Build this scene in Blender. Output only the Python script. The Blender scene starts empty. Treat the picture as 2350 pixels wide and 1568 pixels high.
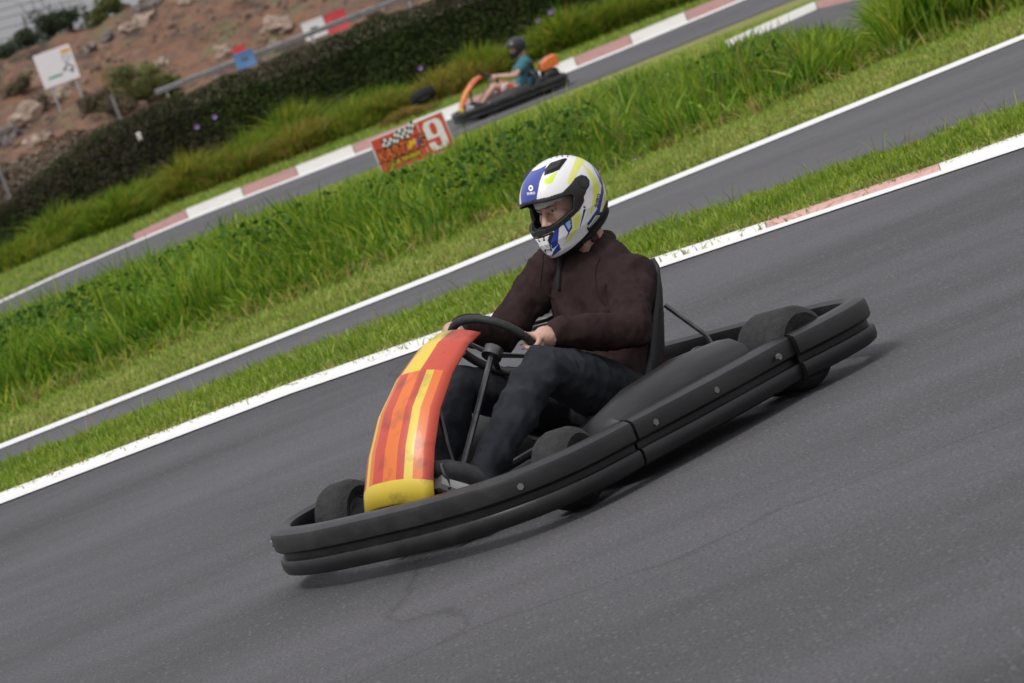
import bpy, bmesh, math, random
import numpy as np
from mathutils import Vector, Matrix, noise as mnoise
from mathutils.bvhtree import BVHTree
random.seed(7); RNG = np.random.default_rng(11)
scene = bpy.context.scene
COL = scene.collection
rad = math.radians

# ---------------------------------------------------------------- camera
F_PX = 10000.0                       # focal length in units of a 2350 px wide frame
ROLL = rad(21.0); CAM_H = 1.9
PITCH = math.atan(994.0 / F_PX)
R_ = Vector((1, 0, 0)); Fw = Vector((0, math.cos(PITCH), -math.sin(PITCH))); U_ = Vector((0, math.sin(PITCH), math.cos(PITCH)))
cr, sr = math.cos(ROLL), math.sin(ROLL)
cx_ = R_ * cr - U_ * sr; cy_ = R_ * sr + U_ * cr
cam_d = bpy.data.cameras.new('camera'); cam = bpy.data.objects.new('camera', cam_d); COL.objects.link(cam)
M = Matrix.Identity(4)
for i in range(3):
    M[i][0], M[i][1], M[i][2] = cx_[i], cy_[i], -Fw[i]
M[2][3] = CAM_H
cam.matrix_world = M
cam_d.sensor_width = 36.0; cam_d.lens = F_PX / 2350 * 36.0
cam_d.clip_start = 0.1; cam_d.clip_end = 9000
cam_d.dof.use_dof = True; cam_d.dof.focus_distance = 14.2; cam_d.dof.aperture_fstop = 9.5
scene.camera = cam

# ---------------------------------------------------------------- world: an even overcast sky
world = bpy.data.worlds.new('World'); scene.world = world; world.use_nodes = True
wn, wl = world.node_tree.nodes, world.node_tree.links
wn.clear()
SUN_EL, SUN_AZ = rad(58), rad(215)   # azimuth the light comes from, clockwise from +Y
sky = wn.new('ShaderNodeTexSky'); sky.sky_type = 'NISHITA'; sky.sun_disc = False
sky.sun_elevation = SUN_EL; sky.sun_rotation = SUN_AZ; sky.dust_density = 4; sky.air_density = 1.2
tc = wn.new('ShaderNodeTexCoord'); sp = wn.new('ShaderNodeSeparateXYZ')
mx = wn.new('ShaderNodeMath'); mx.operation = 'MAXIMUM'; mx.inputs[1].default_value = 0
ma = wn.new('ShaderNodeMath'); ma.operation = 'MULTIPLY_ADD'; ma.inputs[1].default_value = 6.6; ma.inputs[2].default_value = 3.5
nz = wn.new('ShaderNodeTexNoise'); nz.inputs['Scale'].default_value = 3.0; nz.inputs['Detail'].default_value = 5
nm = wn.new('ShaderNodeMapRange'); nm.inputs[3].default_value = 0.86; nm.inputs[4].default_value = 1.14
mm = wn.new('ShaderNodeMath'); mm.operation = 'MULTIPLY'
cmb = wn.new('ShaderNodeMixRGB'); cmb.blend_type = 'MULTIPLY'; cmb.inputs[0].default_value = 1; cmb.inputs[2].default_value = (0.985, 0.98, 1.03, 1)
mix = wn.new('ShaderNodeMixRGB'); mix.inputs[0].default_value = 0.88
bg = wn.new('ShaderNodeBackground'); bg.inputs[1].default_value = 0.1
wo = wn.new('ShaderNodeOutputWorld')
wl.new(tc.outputs['Generated'], sp.inputs[0]); wl.new(sp.outputs['Z'], mx.inputs[0]); wl.new(mx.outputs[0], ma.inputs[0])
wl.new(tc.outputs['Generated'], nz.inputs['Vector']); wl.new(nz.outputs['Fac'], nm.inputs[0])
wl.new(ma.outputs[0], mm.inputs[0]); wl.new(nm.outputs[0], mm.inputs[1]); wl.new(mm.outputs[0], cmb.inputs[1])
wl.new(sky.outputs[0], mix.inputs[1]); wl.new(cmb.outputs[0], mix.inputs[2])
wl.new(mix.outputs[0], bg.inputs[0]); wl.new(bg.outputs[0], wo.inputs[0])
sd = bpy.data.lights.new('sun', 'SUN'); sd.energy = 1.55; sd.angle = rad(14); sd.color = (1, 0.965, 0.92)
sun = bpy.data.objects.new('sun', sd); COL.objects.link(sun)
sdir = Vector((math.sin(SUN_AZ) * math.cos(SUN_EL), math.cos(SUN_AZ) * math.cos(SUN_EL), math.sin(SUN_EL)))
sun.rotation_euler = sdir.to_track_quat('Z', 'Y').to_euler()
vs = scene.view_settings
vs.view_transform = 'Standard'; vs.look = 'None'; vs.exposure = 0.15; vs.gamma = 1.0; vs.use_curve_mapping = False

# ---------------------------------------------------------------- picture <-> place
UC, VC = 816.6, -1153.2
def uv_of(x, y): return cr * x - sr * y, -sr * x - cr * y
def ray_uv(u, v): return Fw + R_ * ((u - UC) / F_PX) + U_ * ((v - VC) / F_PX)
ZK = np.array([(-60, 0), (20.5, 0), (22.5, -.08), (28, -.30), (31, -.32), (36, -.47), (45, -.60), (50, -.80), (62, -1.30), (66, -1.49),
               (71, -1.57), (74, -1.55), (76, -1.48), (86, -1.40), (95, -1.5), (200, -2.8), (245, -2.9), (260, -3.2), (9000, -8.0)])
def zg(Y): return np.interp(Y, ZK[:, 0], ZK[:, 1])
def ground_uv(u, v, zf=zg, lo=2.0, hi=600.0):
    d = ray_uv(u, v)
    for _ in range(60):
        m = (lo + hi) / 2; t = m / d.y
        if CAM_H + d.z * t > float(zf(m)): lo = m
        else: hi = m
    t = lo / d.y
    return Vector((d.x * t, lo, CAM_H + d.z * t))
def at_uv(u, v, Y):
    d = ray_uv(u, v); t = Y / d.y
    return Vector((d.x * t, Y, CAM_H + d.z * t))
def at(x, y, Y): return at_uv(*uv_of(x, y), Y)
def ground(x, y): return ground_uv(*uv_of(x, y))
CAMW = cam.matrix_world.copy(); CAMI = CAMW.inverted()
def project(p):
    q = CAMI @ Vector(p)
    return 1175 + F_PX * q.x / -q.z, 784 - F_PX * q.y / -q.z

# ---------------------------------------------------------------- materials
MATS = {}
def mat(name, c1, c2=None, rough=.6, scale=8, detail=4, bump=0, bscale=60, metal=0, island=0, coat=0, spec=.5, trans=0, ramp=(.35, .65), coord='Object', stretch=None):
    if name in MATS: return MATS[name]
    m = bpy.data.materials.new(name); m.use_nodes = True; MATS[name] = m
    n, l = m.node_tree.nodes, m.node_tree.links
    b = n['Principled BSDF']
    b.inputs['Roughness'].default_value = rough; b.inputs['Metallic'].default_value = metal
    b.inputs['Coat Weight'].default_value = coat; b.inputs['Coat Roughness'].default_value = .08
    b.inputs['Specular IOR Level'].default_value = spec
    t = n.new('ShaderNodeTexCoord'); vec = t.outputs[coord]
    if stretch:
        mp = n.new('ShaderNodeMapping'); mp.inputs['Scale'].default_value = stretch; l.new(vec, mp.inputs[0]); vec = mp.outputs[0]
    col = None
    if c2:
        tx = n.new('ShaderNodeTexNoise'); tx.inputs['Scale'].default_value = scale; tx.inputs['Detail'].default_value = detail; tx.inputs['Roughness'].default_value = .6
        l.new(vec, tx.inputs['Vector'])
        cr_ = n.new('ShaderNodeValToRGB'); e = cr_.color_ramp.elements
        e[0].position, e[1].position = ramp; e[0].color = (*c1, 1); e[1].color = (*c2, 1)
        l.new(tx.outputs['Fac'], cr_.inputs[0]); col = cr_.outputs[0]
    if island:
        g = n.new('ShaderNodeNewGeometry'); mr = n.new('ShaderNodeMapRange'); mr.inputs[3].default_value = 1 - island; mr.inputs[4].default_value = 1 + island
        l.new(g.outputs['Random Per Island'], mr.inputs[0])
        hs = n.new('ShaderNodeHueSaturation'); l.new(mr.outputs[0], hs.inputs['Value'])
        mr2 = n.new('ShaderNodeMapRange'); mr2.inputs[3].default_value = .5 + island * .07; mr2.inputs[4].default_value = .5 - island * .07
        l.new(g.outputs['Random Per Island'], mr2.inputs[0]); l.new(mr2.outputs[0], hs.inputs['Hue'])
        if col: l.new(col, hs.inputs['Color'])
        else: hs.inputs['Color'].default_value = (*c1, 1)
        col = hs.outputs[0]
    if col: l.new(col, b.inputs['Base Color'])
    else: b.inputs['Base Color'].default_value = (*c1, 1)
    if bump:
        bx = n.new('ShaderNodeTexNoise'); bx.inputs['Scale'].default_value = bscale; bx.inputs['Detail'].default_value = 5
        l.new(vec, bx.inputs['Vector'])
        bp = n.new('ShaderNodeBump'); bp.inputs['Strength'].default_value = bump; bp.inputs['Distance'].default_value = .02
        l.new(bx.outputs['Fac'], bp.inputs['Height']); l.new(bp.outputs[0], b.inputs['Normal'])
    if trans:
        tr = n.new('ShaderNodeBsdfTranslucent'); ms = n.new('ShaderNodeMixShader'); ms.inputs[0].default_value = trans
        if col: l.new(col, tr.inputs[0])
        else: tr.inputs[0].default_value = (*c1, 1)
        out = n['Material Output']
        l.new(b.outputs[0], ms.inputs[1]); l.new(tr.outputs[0], ms.inputs[2]); l.new(ms.outputs[0], out.inputs[0])
    return m
def srgb(r, g, b): return tuple(((c / 255 + .055) / 1.055) ** 2.4 if c > 10 else c / 255 / 12.92 for c in (r, g, b))

# ---------------------------------------------------------------- mesh helpers
def tag(o, label=None, cat=None, group=None, kind=None):
    if label: o['label'] = label
    if cat: o['category'] = cat
    if group: o['group'] = group
    if kind: o['kind'] = kind
    return o
def empty(name, loc=(0, 0, 0), rz=0, label=None, cat=None, group=None):
    o = bpy.data.objects.new(name, None); COL.objects.link(o); o.empty_display_size = .1
    o.location = loc; o.rotation_euler = (0, 0, rz)
    return tag(o, label, cat, group)
def link(name, me, parent=None, mats=None):
    o = bpy.data.objects.new(name, me); COL.objects.link(o)
    if parent is not None: o.parent = parent
    if mats:
        for m in (mats if isinstance(mats, (list, tuple)) else [mats]): me.materials.append(m)
    return o
def arrays_mesh(name, verts, quads=None, tris=None, smooth=False):
    me = bpy.data.meshes.new(name)
    verts = np.asarray(verts, np.float32)
    q = np.zeros((0, 4), np.int32) if quads is None else np.asarray(quads, np.int32)
    t = np.zeros((0, 3), np.int32) if tris is None else np.asarray(tris, np.int32)
    me.vertices.add(len(verts)); me.vertices.foreach_set('co', verts.ravel())
    me.loops.add(q.size + t.size); me.loops.foreach_set('vertex_index', np.concatenate([q.ravel(), t.ravel()]))
    me.polygons.add(len(q) + len(t))
    st = np.concatenate([np.arange(len(q)) * 4, q.size + np.arange(len(t)) * 3]).astype(np.int32)
    me.polygons.foreach_set('loop_start', st)
    if smooth: me.polygons.foreach_set('use_smooth', np.ones(len(q) + len(t), bool))
    me.update(calc_edges=True); me.validate()
    return me

class MB:
    def __init__(s): s.v = []; s.f = []; s.m = []
    def add(s, vs, fs, mi=0):
        o = len(s.v); s.v += [tuple(p) for p in vs]
        for f in fs: s.f.append(tuple(i + o for i in f)); s.m.append(mi)
        return s
    def box(s, c, size, rot=None, b=None, mi=0):
        hx, hy, hz = (x / 2 for x in size); b = min(hx, hy, hz) * .25 if b is None else min(b, hx * .95, hy * .95, hz * .95)
        V = []; idx = {}
        for sx in (-1, 1):
            for sy in (-1, 1):
                for sz in (-1, 1):
                    for k, p in enumerate(((hx * sx, (hy - b) * sy, (hz - b) * sz), ((hx - b) * sx, hy * sy, (hz - b) * sz), ((hx - b) * sx, (hy - b) * sy, hz * sz))):
                        idx[(sx, sy, sz, k)] = len(V); V.append(p)
        Fs = []
        S = (-1, 1)
        for a in S:
            Fs.append([idx[(a, y, z, 0)] for y, z in ((-1, -1), (1, -1), (1, 1), (-1, 1))])
            Fs.append([idx[(x, a, z, 1)] for x, z in ((-1, -1), (1, -1), (1, 1), (-1, 1))])
            Fs.append([idx[(x, y, a, 2)] for x, y in ((-1, -1), (1, -1), (1, 1), (-1, 1))])
            for c2 in S:
                Fs.append([idx[(a, c2, -1, 0)], idx[(a, c2, 1, 0)], idx[(a, c2, 1, 1)], idx[(a, c2, -1, 1)]])
                Fs.append([idx[(a, -1, c2, 0)], idx[(a, 1, c2, 0)], idx[(a, 1, c2, 2)], idx[(a, -1, c2, 2)]])
                Fs.append([idx[(-1, a, c2, 1)], idx[(1, a, c2, 1)], idx[(1, a, c2, 2)], idx[(-1, a, c2, 2)]])
                for d in S: Fs.append([idx[(a, c2, d, 0)], idx[(a, c2, d, 1)], idx[(a, c2, d, 2)]])
        Rm = rot if rot is not None else Matrix.Identity(3); c = Vector(c)
        return s.add([Rm @ Vector(p) + c for p in V], Fs, mi)
    def tube(s, pts, r, n=10, mi=0, cap=True, flat=1.0, round_=False):
        P = [Vector(p) for p in pts]; r = [r] * len(P) if isinstance(r, (int, float)) else list(r)
        if round_:
            d0 = (P[0] - P[1]).normalized(); d1 = (P[-1] - P[-2]).normalized()
            a = [(P[0] + d0 * r[0] * k, r[0] * math.sqrt(1 - k * k)) for k in (.97, .8, .45)]
            z = [(P[-1] + d1 * r[-1] * k, r[-1] * math.sqrt(1 - k * k)) for k in (.45, .8, .97)]
            P = [q[0] for q in a] + P + [q[0] for q in z]; r = [q[1] for q in a] + r + [q[1] for q in z]
        rings = []; t0 = (P[1] - P[0]).normalized()
        nrm = t0.orthogonal().normalized()
        for i, p in enumerate(P):
            t = (P[min(i + 1, len(P) - 1)] - P[max(i - 1, 0)]).normalized()
            nrm = (nrm - t * nrm.dot(t)).normalized(); bi = t.cross(nrm)
            rings.append([p + (nrm * math.cos(2 * math.pi * k / n) + bi * math.sin(2 * math.pi * k / n) * flat) * r[i] for k in range(n)])
        return s.loft(rings, cap, mi)
    def loft(s, rings, cap=True, mi=0, closed=True):
        n = len(rings[0]); V = [p for rg in rings for p in rg]; Fs = []
        for i in range(len(rings) - 1):
            for k in range(n if closed else n - 1):
                k2 = (k + 1) % n; Fs.append((i * n + k, i * n + k2, (i + 1) * n + k2, (i + 1) * n + k))
        if cap: Fs.append(tuple(range(n - 1, -1, -1))); Fs.append(tuple((len(rings) - 1) * n + k for k in range(n)))
        return s.add(V, Fs, mi)
    def ell(s, c, r, rot=None, n=14, mi=0):
        r = (r, r, r) if isinstance(r, (int, float)) else r; c = Vector(c); Rm = rot if rot is not None else Matrix.Identity(3)
        rings = []
        for i in range(1, n):
            a = math.pi * i / n
            rings.append([Rm @ Vector((r[0] * math.sin(a) * math.cos(2 * math.pi * k / (2 * n)), r[1] * math.sin(a) * math.sin(2 * math.pi * k / (2 * n)), r[2] * math.cos(a))) + c for k in range(2 * n)])
        o = len(s.v); s.loft(rings, False, mi); nn = 2 * n
        top = Rm @ Vector((0, 0, r[2])) + c; bot = Rm @ Vector((0, 0, -r[2])) + c
        s.v += [tuple(top), tuple(bot)]; ti = len(s.v) - 2
        for k in range(nn):
            s.f.append((ti, o + k, o + (k + 1) % nn)); s.m.append(mi)
            s.f.append((ti + 1, o + (n - 2) * nn + (k + 1) % nn, o + (n - 2) * nn + k)); s.m.append(mi)
        return s
    def prism(s, poly, y0, y1, mi=0):      # polygon in x,z extruded along y
        n = len(poly); V = [(x, y0, z) for x, z in poly] + [(x, y1, z) for x, z in poly]
        Fs = [tuple(range(n)), tuple(range(2 * n - 1, n - 1, -1))] + [(k, k + n, (k + 1) % n + n, (k + 1) % n) for k in range(n)]
        return s.add(V, Fs, mi)
    def mesh(s, name, smooth=True, angle=40):
        me = bpy.data.meshes.new(name); me.from_pydata(s.v, [], s.f); me.polygons.foreach_set('material_index', s.m)
        bm = bmesh.new(); bm.from_mesh(me); bmesh.ops.recalc_face_normals(bm, faces=bm.faces)
        if smooth:
            for f in bm.faces: f.smooth = True
            for e in bm.edges:
                if len(e.link_faces) == 2 and e.calc_face_angle(0) > rad(angle): e.smooth = False
        bm.to_mesh(me); bm.free(); return me
    def build(s, name, mats, parent=None, smooth=True, angle=40): return link(name, s.mesh(name, smooth, angle), parent, mats)

def remesh(mb, voxel, smooth_it=4):
    o = mb.build('temp', None, None, False)
    r = o.modifiers.new('r', 'REMESH'); r.mode = 'VOXEL'; r.voxel_size = voxel
    if smooth_it:
        sm = o.modifiers.new('s', 'SMOOTH'); sm.iterations = smooth_it; sm.factor = .5
    dg = bpy.context.evaluated_depsgraph_get(); dg.update()
    me = bpy.data.meshes.new_from_object(o.evaluated_get(dg))
    old = o.data; bpy.data.objects.remove(o); bpy.data.meshes.remove(old)
    me.polygons.foreach_set('use_smooth', np.ones(len(me.polygons), bool)); me.update()
    return me
def coords(me):
    a = np.empty(len(me.vertices) * 3, np.float32); me.vertices.foreach_get('co', a); return a.reshape(-1, 3)
def normals(me):
    a = np.empty(len(me.vertices) * 3, np.float32); me.vertices.foreach_get('normal', a); return a.reshape(-1, 3)
def text2d(body, size, bold=0.0, shear=0.0):
    cu = bpy.data.curves.new('t', 'FONT'); cu.body = body; cu.size = size; cu.offset = bold; cu.shear = shear; cu.align_x = 'CENTER'; cu.align_y = 'CENTER'; cu.resolution_u = 3
    o = bpy.data.objects.new('t', cu); COL.objects.link(o)
    dg = bpy.context.evaluated_depsgraph_get(); dg.update()
    me = bpy.data.meshes.new_from_object(o.evaluated_get(dg))
    v = [(p.co.x, p.co.y) for p in me.vertices]; f = [tuple(p.vertices) for p in me.polygons]
    bpy.data.objects.remove(o); bpy.data.curves.remove(cu); bpy.data.meshes.remove(me)
    return v, f

def blades(name, roots, h, w, mats, parent=None, lean=.35, seg=3, kind='stuff', drift=(0, 0)):
    roots = np.asarray(roots, np.float32); N = len(roots)
    h = np.broadcast_to(np.asarray(h, np.float32), (N,)) * RNG.uniform(.65, 1.2, N); w = np.broadcast_to(np.asarray(w, np.float32), (N,)) * RNG.uniform(.7, 1.3, N)
    az = RNG.uniform(0, 2 * np.pi, N); side = np.stack([np.cos(az), np.sin(az), np.zeros(N)], 1)
    la = RNG.uniform(0, 2 * np.pi, N); lm = np.abs(RNG.normal(0, lean, N)) + .04
    ld = np.stack([np.cos(la) * lm + drift[0], np.sin(la) * lm + drift[1], np.zeros(N)], 1)
    V = np.zeros((N, 2 * seg + 1, 3), np.float32)
    for i in range(seg + 1):
        t = i / seg
        c = roots + ld * (h * t ** 2)[:, None]; c[:, 2] += h * (t - .22 * np.minimum(lm, 1.2) * t * t)
        if i == seg: V[:, 2 * seg] = c
        else:
            k = (w * (1 - .55 * t ** 1.5) * .5)[:, None] * side
            V[:, 2 * i] = c - k; V[:, 2 * i + 1] = c + k
    base = (np.arange(N) * (2 * seg + 1))[:, None]
    Q = np.concatenate([base + np.array([[2 * i, 2 * i + 1, 2 * i + 3, 2 * i + 2]]) for i in range(seg - 1)], 0) if seg > 1 else None
    T = base + np.array([[2 * seg - 2, 2 * seg - 1, 2 * seg]])
    me = arrays_mesh(name, V.reshape(-1, 3), Q, T)
    o = link(name, me, parent, mats)
    ml = mats if isinstance(mats, (list, tuple)) else [mats]
    if len(ml) > 1:
        pick = RNG.choice(len(ml), N, p=None).astype(np.int32)
        me.polygons.foreach_set('material_index', np.concatenate([np.tile(pick, seg - 1), pick]))
    if kind: o['kind'] = kind
    return o
def leaves(name, C, size, mats, parent=None, kind=None, up=.3, aspect=.55):
    C = np.asarray(C, np.float32); N = len(C); size = np.broadcast_to(np.asarray(size, np.float32), (N,)) * RNG.uniform(.6, 1.3, N)
    a = RNG.normal(size=(N, 3)); a[:, 2] *= .7; a /= np.linalg.norm(a, axis=1)[:, None]
    n = RNG.normal(size=(N, 3)); n[:, 2] += up; b = np.cross(a, n); b /= np.linalg.norm(b, axis=1)[:, None] + 1e-9
    cdir = np.cross(a, b)
    s = size[:, None]
    V = np.stack([C - a * s * .5, C + b * s * aspect * .5 + cdir * s * .08, C + a * s * .5 - cdir * s * .05, C - b * s * aspect * .5 + cdir * s * .08], 1)
    Q = (np.arange(N) * 4)[:, None] + np.array([[0, 1, 2, 3]])
    me = arrays_mesh(name, V.reshape(-1, 3), Q); o = link(name, me, parent, mats)
    ml = mats if isinstance(mats, (list, tuple)) else [mats]
    if len(ml) > 1: me.polygons.foreach_set('material_index', RNG.integers(0, len(ml), N).astype(np.int32))
    if kind: o['kind'] = kind
    return o

# ================================================================ SETTING
def asphalt(name, base, light, chips):
    m = bpy.data.materials.new(name); m.use_nodes = True; n, l = m.node_tree.nodes, m.node_tree.links; b = n['Principled BSDF']
    t = n.new('ShaderNodeTexCoord')
    big = n.new('ShaderNodeTexNoise'); big.inputs['Scale'].default_value = .55; big.inputs['Detail'].default_value = 6; big.inputs['Roughness'].default_value = .65
    mp = n.new('ShaderNodeMapping'); mp.inputs['Scale'].default_value = (.35, 1.3, 1); mp.inputs['Rotation'].default_value = (0, 0, rad(-14)); l.new(t.outputs['Object'], mp.inputs[0]); l.new(mp.outputs[0], big.inputs['Vector'])
    r1 = n.new('ShaderNodeValToRGB'); r1.color_ramp.elements[0].position = .34; r1.color_ramp.elements[1].position = .64
    r1.color_ramp.elements[0].color = (*base, 1); r1.color_ramp.elements[1].color = (*light, 1); l.new(big.outputs['Fac'], r1.inputs[0])
    fine = n.new('ShaderNodeTexNoise'); fine.inputs['Scale'].default_value = 110; fine.inputs['Detail'].default_value = 3; l.new(t.outputs['Object'], fine.inputs['Vector'])
    fr = n.new('ShaderNodeMapRange'); fr.inputs[1].default_value = .3; fr.inputs[2].default_value = .7; fr.inputs[3].default_value = .55; fr.inputs[4].default_value = 1.45; l.new(fine.outputs['Fac'], fr.inputs[0])
    mu = n.new('ShaderNodeMixRGB'); mu.blend_type = 'MULTIPLY'; mu.inputs[0].default_value = 1; l.new(r1.outputs[0], mu.inputs[1]); l.new(fr.outputs[0], mu.inputs[2])
    vo = n.new('ShaderNodeTexVoronoi'); vo.inputs['Scale'].default_value = 48; l.new(t.outputs['Object'], vo.inputs['Vector'])
    wn_ = n.new('ShaderNodeSeparateColor'); l.new(vo.outputs['Color'], wn_.inputs[0])
    g1 = n.new('ShaderNodeMath'); g1.operation = 'GREATER_THAN'; g1.inputs[1].default_value = 1 - chips; l.new(wn_.outputs[0], g1.inputs[0])
    g2 = n.new('ShaderNodeMath'); g2.operation = 'LESS_THAN'; g2.inputs[1].default_value = .34; l.new(vo.outputs['Distance'], g2.inputs[0])
    g3 = n.new('ShaderNodeMath'); g3.operation = 'MULTIPLY'; l.new(g1.outputs[0], g3.inputs[0]); l.new(g2.outputs[0], g3.inputs[1])
    mc = n.new('ShaderNodeMixRGB'); mc.inputs[2].default_value = (.130, .128, .132, 1); l.new(g3.outputs[0], mc.inputs[0]); l.new(mu.outputs[0], mc.inputs[1])
    # hairline cracks
    cw = n.new('ShaderNodeTexNoise'); cw.inputs['Scale'].default_value = 1.6; cw.inputs['Detail'].default_value = 5; l.new(t.outputs['Object'], cw.inputs['Vector'])
    cm = n.new('ShaderNodeMixRGB'); cm.inputs[0].default_value = .35; l.new(t.outputs['Object'], cm.inputs[1]); l.new(cw.outputs['Color'], cm.inputs[2])
    cv = n.new('ShaderNodeTexVoronoi'); cv.feature = 'DISTANCE_TO_EDGE'; cv.inputs['Scale'].default_value = .22; l.new(cm.outputs[0], cv.inputs['Vector'])
    ck = n.new('ShaderNodeMapRange'); ck.inputs[1].default_value = .0; ck.inputs[2].default_value = .003; ck.inputs[3].default_value = .72; ck.inputs[4].default_value = 1; l.new(cv.outputs['Distance'], ck.inputs[0])
    m3 = n.new('ShaderNodeMixRGB'); m3.blend_type = 'MULTIPLY'; m3.inputs[0].default_value = 1; l.new(mc.outputs[0], m3.inputs[1]); l.new(ck.outputs[0], m3.inputs[2])
    l.new(m3.outputs[0], b.inputs['Base Color']); b.inputs['Roughness'].default_value = .82; b.inputs['Specular IOR Level'].default_value = .35
    bp = n.new('ShaderNodeBump'); bp.inputs['Strength'].default_value = .55; bp.inputs['Distance'].default_value = .01
    l.new(fine.outputs['Fac'], bp.inputs['Height']); l.new(bp.outputs[0], b.inputs['Normal'])
    return m
ASPH = asphalt('asphalt_near', (.060, .059, .063), (.104, .102, .109), .16)
ASPH2 = asphalt('asphalt_far', (.082, .080, .085), (.112, .110, .116), .05)
SOIL = mat('lawn_soil', (.07, .11, .014), (.14, .17, .035), rough=.95, scale=3, detail=8, bump=.5, bscale=25)
LAWN = mat('lawn_blade', (.155, .27, .016), (.28, .39, .04), rough=.6, scale=1.6, island=.35, trans=.35, spec=.25)
LAWN2 = mat('lawn_blade_light', (.29, .39, .075), (.42, .48, .14), rough=.6, scale=1.2, island=.3, trans=.35, spec=.25)
LAWNDRY = mat('lawn_blade_dry', (.25, .20, .06), (.36, .29, .11), rough=.7, scale=3, island=.3, trans=.25, spec=.2)
TALL = mat('tall_grass_blade', (.085, .215, .012), (.20, .36, .028), rough=.5, scale=1.1, island=.5, trans=.4, spec=.3)
TALL2 = mat('tall_grass_blade_yellow', (.19, .30, .022), (.33, .40, .05), rough=.5, scale=1.4, island=.4, trans=.4, spec=.3)
TALLDRY = mat('tall_grass_blade_dry', (.16, .12, .04), (.26, .20, .08), rough=.7, scale=3, island=.3, trans=.25, spec=.2)
PAINT = mat('white_line_paint', (.50, .50, .49), (.82, .82, .80), rough=.6, scale=55, detail=6, ramp=(.28, .40), bump=.3, bscale=90)
KWHITE = mat('kerb_white_paint', (.26, .24, .20), (.64, .62, .57), rough=.65, scale=5, detail=9, ramp=(.28, .42), stretch=(.6, 2.2, 1), bump=.25, bscale=60)
KWHITEN = mat('kerb_fresh_white_paint', (.52, .51, .48), (.80, .80, .78), rough=.65, scale=22, detail=9, ramp=(.26, .40), bump=.25, bscale=60, stretch=(.5, 2.2, 1))
KPINKN = mat('kerb_pale_pink_paint', (.46, .25, .22), (.62, .37, .33), rough=.65, scale=14, detail=9, ramp=(.3, .5), bump=.25, bscale=60, stretch=(.6, 2.2, 1))
KPINK = mat('kerb_faded_red_paint', (.17, .10, .085), (.40, .205, .18), rough=.65, scale=6, detail=9, ramp=(.30, .50), stretch=(.6, 2.2, 1), bump=.25, bscale=60)

L = {k: np.array(v, float) for k, v in {
    'near_lo': [(-1200, -1085), (300, -1090), (1176, -1123), (2070, -1166), (2900, -1204)],
    'near_mid': [(-1200, -1075), (300, -1080), (1176, -1113), (1456, -1127.5), (1876, -1147.5), (2070, -1154), (2900, -1190)],
    'near_up': [(-1200, -1068), (300, -1073), (1176, -1104), (1456, -1119.5), (1700, -1131), (1876, -1138.5), (2070, -1142), (2900, -1176)],
    'strip_up': [(-1200, -1010), (300, -1018), (850, -1024), (1163, -1044), (2110, -1092), (2900, -1130)],
    'mid_lo': [(-1200, -974), (727, -960), (1137, -950), (2163, -931), (2900, -919)],
    'mid_up': [(-1200, -964), (727, -949), (1137, -939), (2163, -921), (2900, -909)],
    'band_up': [(-1200, -896), (550, -886), (1164, -875), (2187, -861), (2900, -852)],
    'far_lo': [(-600, -715), (-300, -690), (0, -680), (500, -674), (900, -668), (1283, -661), (1707, -654), (2900, -640)],
    'far_up': [(-600, -668), (-250, -648), (-84, -637), (78, -631), (230, -626), (372, -625), (780, -626), (1283, -619), (1590, -611), (2900, -592)],
    'far_kerb': [(-600, -661), (-250, -641), (-84, -630), (78, -620), (230, -608), (372, -606), (780, -606), (1283, -600), (1590, -592), (2900, -574)],
    'br_lo': [(1480, -722), (1560, -735), (1700, -770), (2300, -800), (2900, -810)],
    'br_up': [(1480, -708), (1555, -704), (1742, -694), (1845, -708), (2300, -735), (2900, -755)],
    'br_kerb': [(1480, -698), (1555, -693), (1742, -683), (1845, -697), (2300, -722), (2900, -742)],
}.items()}
def lv(k, u): return float(np.interp(u, L[k][:, 0], L[k][:, 1]))
def lp(k, u): return ground_uv(u, lv(k, u))

def strip(name, ka, kb, u0, u1, n, rows, dz, mats, parent=None, height=None):
    V = []; Fs = []
    for i in range(n + 1):
        u = u0 + (u1 - u0) * i / n; a = lp(ka, u) if isinstance(ka, str) else ka(u); b = lp(kb, u) if isinstance(kb, str) else kb(u)
        for j in range(rows + 1):
            t = j / rows; p = a.lerp(b, t); z = float(zg(p.y)) + dz + (height(t) if height else 0)
            V.append((p.x, p.y, z))
    for i in range(n):
        for j in range(rows):
            q = i * (rows + 1) + j; Fs.append((q, q + 1, q + rows + 2, q + rows + 1))
    mb = MB(); mb.add(V, Fs)
    me = mb.mesh(name, True, 60)
    if len(me.polygons) and me.polygons[0].normal.z < 0: me.flip_normals()
    o = link(name, me, parent, mats); return o

# ground sheet out to the horizon
xs = np.unique(np.concatenate([np.linspace(-45, 45, 91), [-6000, -2500, -1000, -400, -200, -120, -80, -60, 60, 80, 120, 200, 400, 1000, 2500, 6000]]))
ys = np.unique(np.concatenate([ZK[:, 0], np.arange(-20, 110, 1.0), np.arange(110, 400, 10), [450, 600, 900, 1500, 3000, 5000]]))
GX, GY = np.meshgrid(xs, ys); GZ = zg(GY)
nx = len(xs); ii, jj = np.meshgrid(np.arange(nx - 1), np.arange(len(ys) - 1)); q0 = (jj * nx + ii).ravel()
gm = arrays_mesh('ground', np.stack([GX.ravel(), GY.ravel(), GZ.ravel()], 1), np.stack([q0, q0 + 1, q0 + nx + 1, q0 + nx], 1), smooth=True)
gmat = mat('ground_soil', (.10, .075, .045), (.17, .13, .08), rough=.95, scale=1.2, detail=8, bump=.5, bscale=20)
tag(link('ground', gm, None, gmat), kind='structure')

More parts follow.
